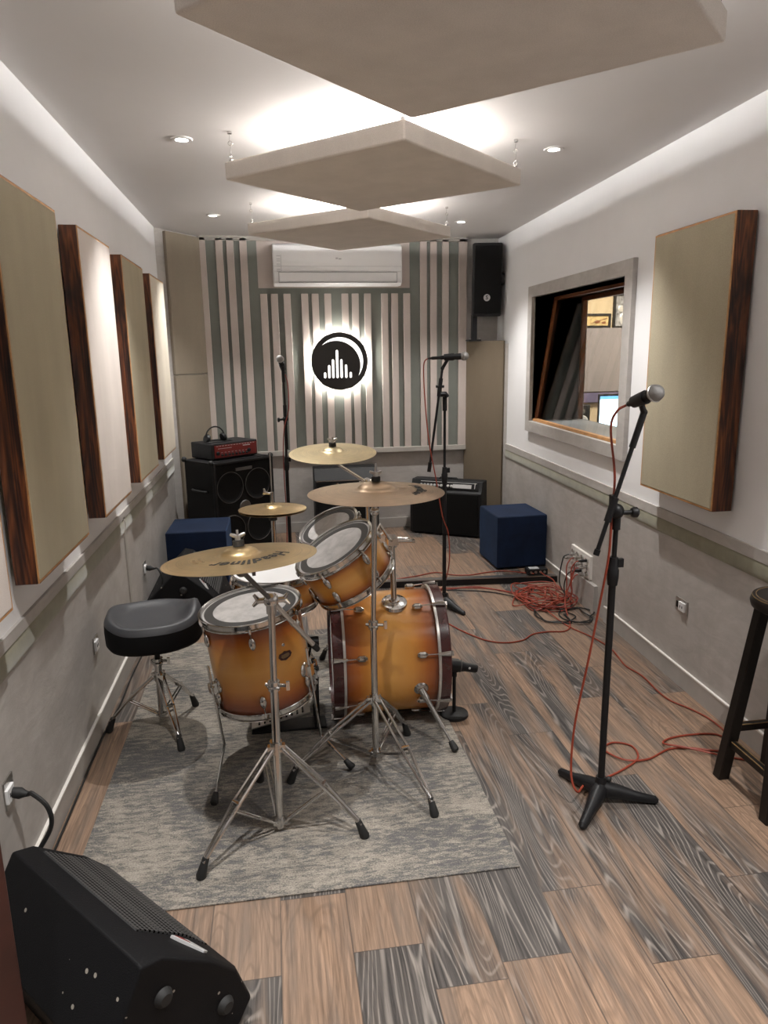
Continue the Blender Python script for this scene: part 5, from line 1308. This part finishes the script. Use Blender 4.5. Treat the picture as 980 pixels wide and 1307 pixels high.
FZ = .005; SZ = PLAT+.005
G1 = 'red orange microphone cables on the floor'
cable('microphone_cable', [m1a, m1a+V((-.030, .004, -.02)), (1.110, 2.26, 1.38), (1.128, 2.25, 1.22), (1.117, 2.235, 1.10), (1.112, 2.23, .95), (1.095, 2.25, .75), (1.07, 2.26, .55), (1.035, 2.27, .3), (1.02, 2.25, .12), (1.035, 2.225, .055), (1.10, 2.30, .03), (1.17, 2.345, FZ), (1.30, 2.40, FZ), (1.405, 2.47, FZ), (1.425, 2.56, FZ), (1.36, 2.60, FZ), (1.30, 2.555, FZ), (1.34, 2.46, FZ+.006), (1.44, 2.455, FZ), (1.565, 2.51, FZ), (1.66, 2.50, FZ), (1.77, 2.46, FZ), (1.84, 2.50, FZ), (1.83, 2.58, FZ), (1.73, 2.60, FZ), (1.62, 2.59, FZ), (1.56, 2.545, FZ+.007), (1.63, 2.49, FZ+.012), (1.76, 2.42, FZ), (1.86, 2.36, FZ)], .0042, M_orange, 'orange cable from the nearest microphone, looping on the floor towards the bar stool', G1)
cable('microphone_cable', [(1.66, 4.16, .02), (1.70, 3.90, FZ), (1.775, 3.69, FZ), (1.80, 3.53, FZ), (1.79, 3.42, FZ), (1.775, 3.30, FZ), (1.80, 3.17, FZ), (1.79, 3.00, FZ), (1.80, 2.90, FZ), (1.85, 2.80, FZ), (1.88, 2.68, FZ), (1.87, 2.5, FZ)], .004, M_orange, 'long orange cable running along the right wall behind the bar stool', G1)
cable('microphone_cable', [(.80, 4.02, FZ), (.90, 4.15, FZ), (.985, 4.10, FZ), (1.06, 3.93, FZ), (1.15, 3.78, FZ), (1.25, 3.72, FZ), (1.36, 3.735, FZ), (1.45, 3.81, FZ), (1.55, 3.83, FZ), (1.65, 3.82, FZ), (1.715, 3.89, FZ), (1.77, 4.06, FZ), (1.81, 4.20, .06), (1.87, 4.25, .18), (1.895, 4.27, .24), conn[5]+nx*.06], .0042, M_orange, 'orange cable lying in front of the bass drum, up to the wall connectors', G1)
cable('microphone_cable', [m2a, m2a+V((-.02, 0, -.02)), (.912, 4.35, 1.52), (.918, 4.34, 1.35), (.94, 4.33, 1.10), (.985, 4.33, .86), (1.03, 4.345, .62), (1.072, 4.36, .50), (1.078, 4.36, .30), (1.05, 4.42, .12), (1.02, 4.52, .02), (.985, 4.66, FZ), (1.06, 4.73, FZ), (1.25, 4.72, FZ), (1.45, 4.66, FZ), (1.62, 4.52, FZ), (1.70, 4.38, FZ+.01)], .0038, M_orange, 'orange cable hanging from the level microphone at the stage step', G1)
cable('microphone_cable', [(.62, 4.95, SZ), (.78, 4.88, SZ), (.95, 4.91, SZ), (1.10, 4.97, SZ), (1.16, 4.96, SZ), (1.24, 4.89, SZ), (1.36, 4.865, SZ), (1.50, 4.90, SZ), (1.62, 4.91, SZ), (1.72, 4.86, SZ), (1.80, 4.745, SZ+.018)], .004, M_orange, 'orange cable wriggling across the stage to the small junction box', G1)
cable('microphone_cable', [(.72, 4.72, FZ), (.9, 4.745, FZ), (1.12, 4.70, FZ), (1.35, 4.73, FZ), (1.52, 4.60, FZ), (1.66, 4.40, FZ+.006), (1.78, 4.30, FZ+.02)], .004, M_redc, 'dark red cable lying along the foot of the stage step', G1)
cable('microphone_cable', [(.74, 4.69, FZ), (1.0, 4.72, FZ), (1.2, 4.68, FZ), (1.42, 4.60, FZ), (1.58, 4.42, FZ+.006), (1.70, 4.24, FZ)], .004, M_blackc, 'black cable lying along the foot of the stage step', 'black audio cables on the floor')
cable('microphone_cable', [m3a, (.115, 5.315, 1.42), (.112, 5.275, 1.25), (.075, 5.265, 1.12), (.060, 5.27, .95), (.058, 5.27, .75), (.062, 5.27, .5), (.05, 5.25, .2), (.0, 5.20, PLAT+.012), (-.12, 5.05, SZ), (-.1, 4.99, SZ)], .0038, M_redc, 'dark red cable running down the far microphone stand', None)
# tangle: several separate loops of cable from the wall box
random.seed(3)
def tangle(cx, cy, turns, r0, r1, zlift, seed):
    rnd = random.Random(seed); pts = []; n = int(turns*9)
    ph = rnd.random()*6.3; ox, oy = rnd.uniform(-.03, .03), rnd.uniform(-.03, .03)
    for i in range(n):
        a = ph + i/9*2*PI; r = r0+(r1-r0)*rnd.random()
        pts.append((cx+ox+r*1.05*math.cos(a)+rnd.uniform(-.012, .012), cy+oy+r*1.35*math.sin(a)+rnd.uniform(-.012, .012), FZ+rnd.random()*zlift))
    return pts
ends = (conn[0], conn[1], conn[4], conn[8])
labs = ('orange cable coiled on top of the tangle below the connector box', 'orange cable in the tangle, from the upper connector row', 'orange cable in the tangle, from the middle connector row', 'orange cable in the tangle, from the lowest connector row')
for k, (e, lb_) in enumerate(zip(ends, labs)):
    e = e+nx*.06
    pts = tangle(1.695+.02*(k % 3), 4.35+.03*(k % 2), 2.9+.5*(k % 2), .05+.025*k, .16+.018*k, .05, 11+k)
    pts += [V((1.80, 4.20+.03*k, .04)), V((1.84, e.y-.02, .10)), V((e.x-.05, e.y-.005, e.z-.06)), V((e.x-.022, e.y, e.z-.008)), e]
    cable('microphone_cable', pts, .004, M_orange if k != 2 else M_redc, lb_, 'orange cables tangled under the connector box')
e = conn[6]+nx*.0+V((0, 0, 0))
for k, (e, c0, lb_) in enumerate(((conn[2], (1.80, 4.09), 'black cable looping on the floor at the foot of the connector box'), (conn[9], (1.70, 4.10), 'black cable with small loops in front of the orange tangle'))):
    e = e+nx*.06; pts = tangle(c0[0], c0[1], 1.9, .06+.02*k, .12, .012, 40+k)
    pts += [V((1.86-.04*k, 4.22, .03)), V((e.x-.06, e.y, .12)), V((e.x-.045, e.y, e.z-.03)), V((e.x-.018, e.y, e.z-.002)), e]
    cable('microphone_cable', pts, .0042, M_blackc, lb_, 'black audio cables on the floor')
cable('microphone_cable', [Ma @ V((.02, -.045, .024)), (1.86, 4.70, SZ+.02), (1.90, 4.62, .05), (1.87, 4.50, .02), (1.80, 4.42, FZ+.01)], .004, M_orange, 'short orange cable dropping from the small junction box over the step', G1)
cable('floor_cable', [(-.775, 4.16, .012), (-.79, 3.95, FZ), (-.798, 3.65, FZ), (-.795, 3.35, FZ), (-.808, 3.12, FZ), (-.811, 2.9, FZ), (-.808, 2.6, FZ), (-.806, 2.3, FZ), (-.807, 2.0, FZ)], .0045, M_blackc, 'black cable lying along the left baseboard', None)
cable('floor_cable', [(.60, 6.43, .30), (.62, 6.15, .24), (.70, 6.08, .13), (.66, 6.05, SZ+.03), (.58, 5.98, SZ), (.52, 5.85, SZ)], .005, M_blackc, 'black power cable beside the amplifier under the sign', None)

# ================================================================== WORLD, COLOUR MANAGEMENT
wd = bpy.data.worlds.new('world'); S.world = wd; wd.use_nodes = True
wd.node_tree.nodes['Background'].inputs[0].default_value = (.01, .01, .01, 1); wd.node_tree.nodes['Background'].inputs[1].default_value = 1
vs_ = S.view_settings; vs_.view_transform = 'Standard'; vs_.look = 'None'; vs_.gamma = 1; vs_.use_curve_mapping = False
vs_.exposure = 0.85
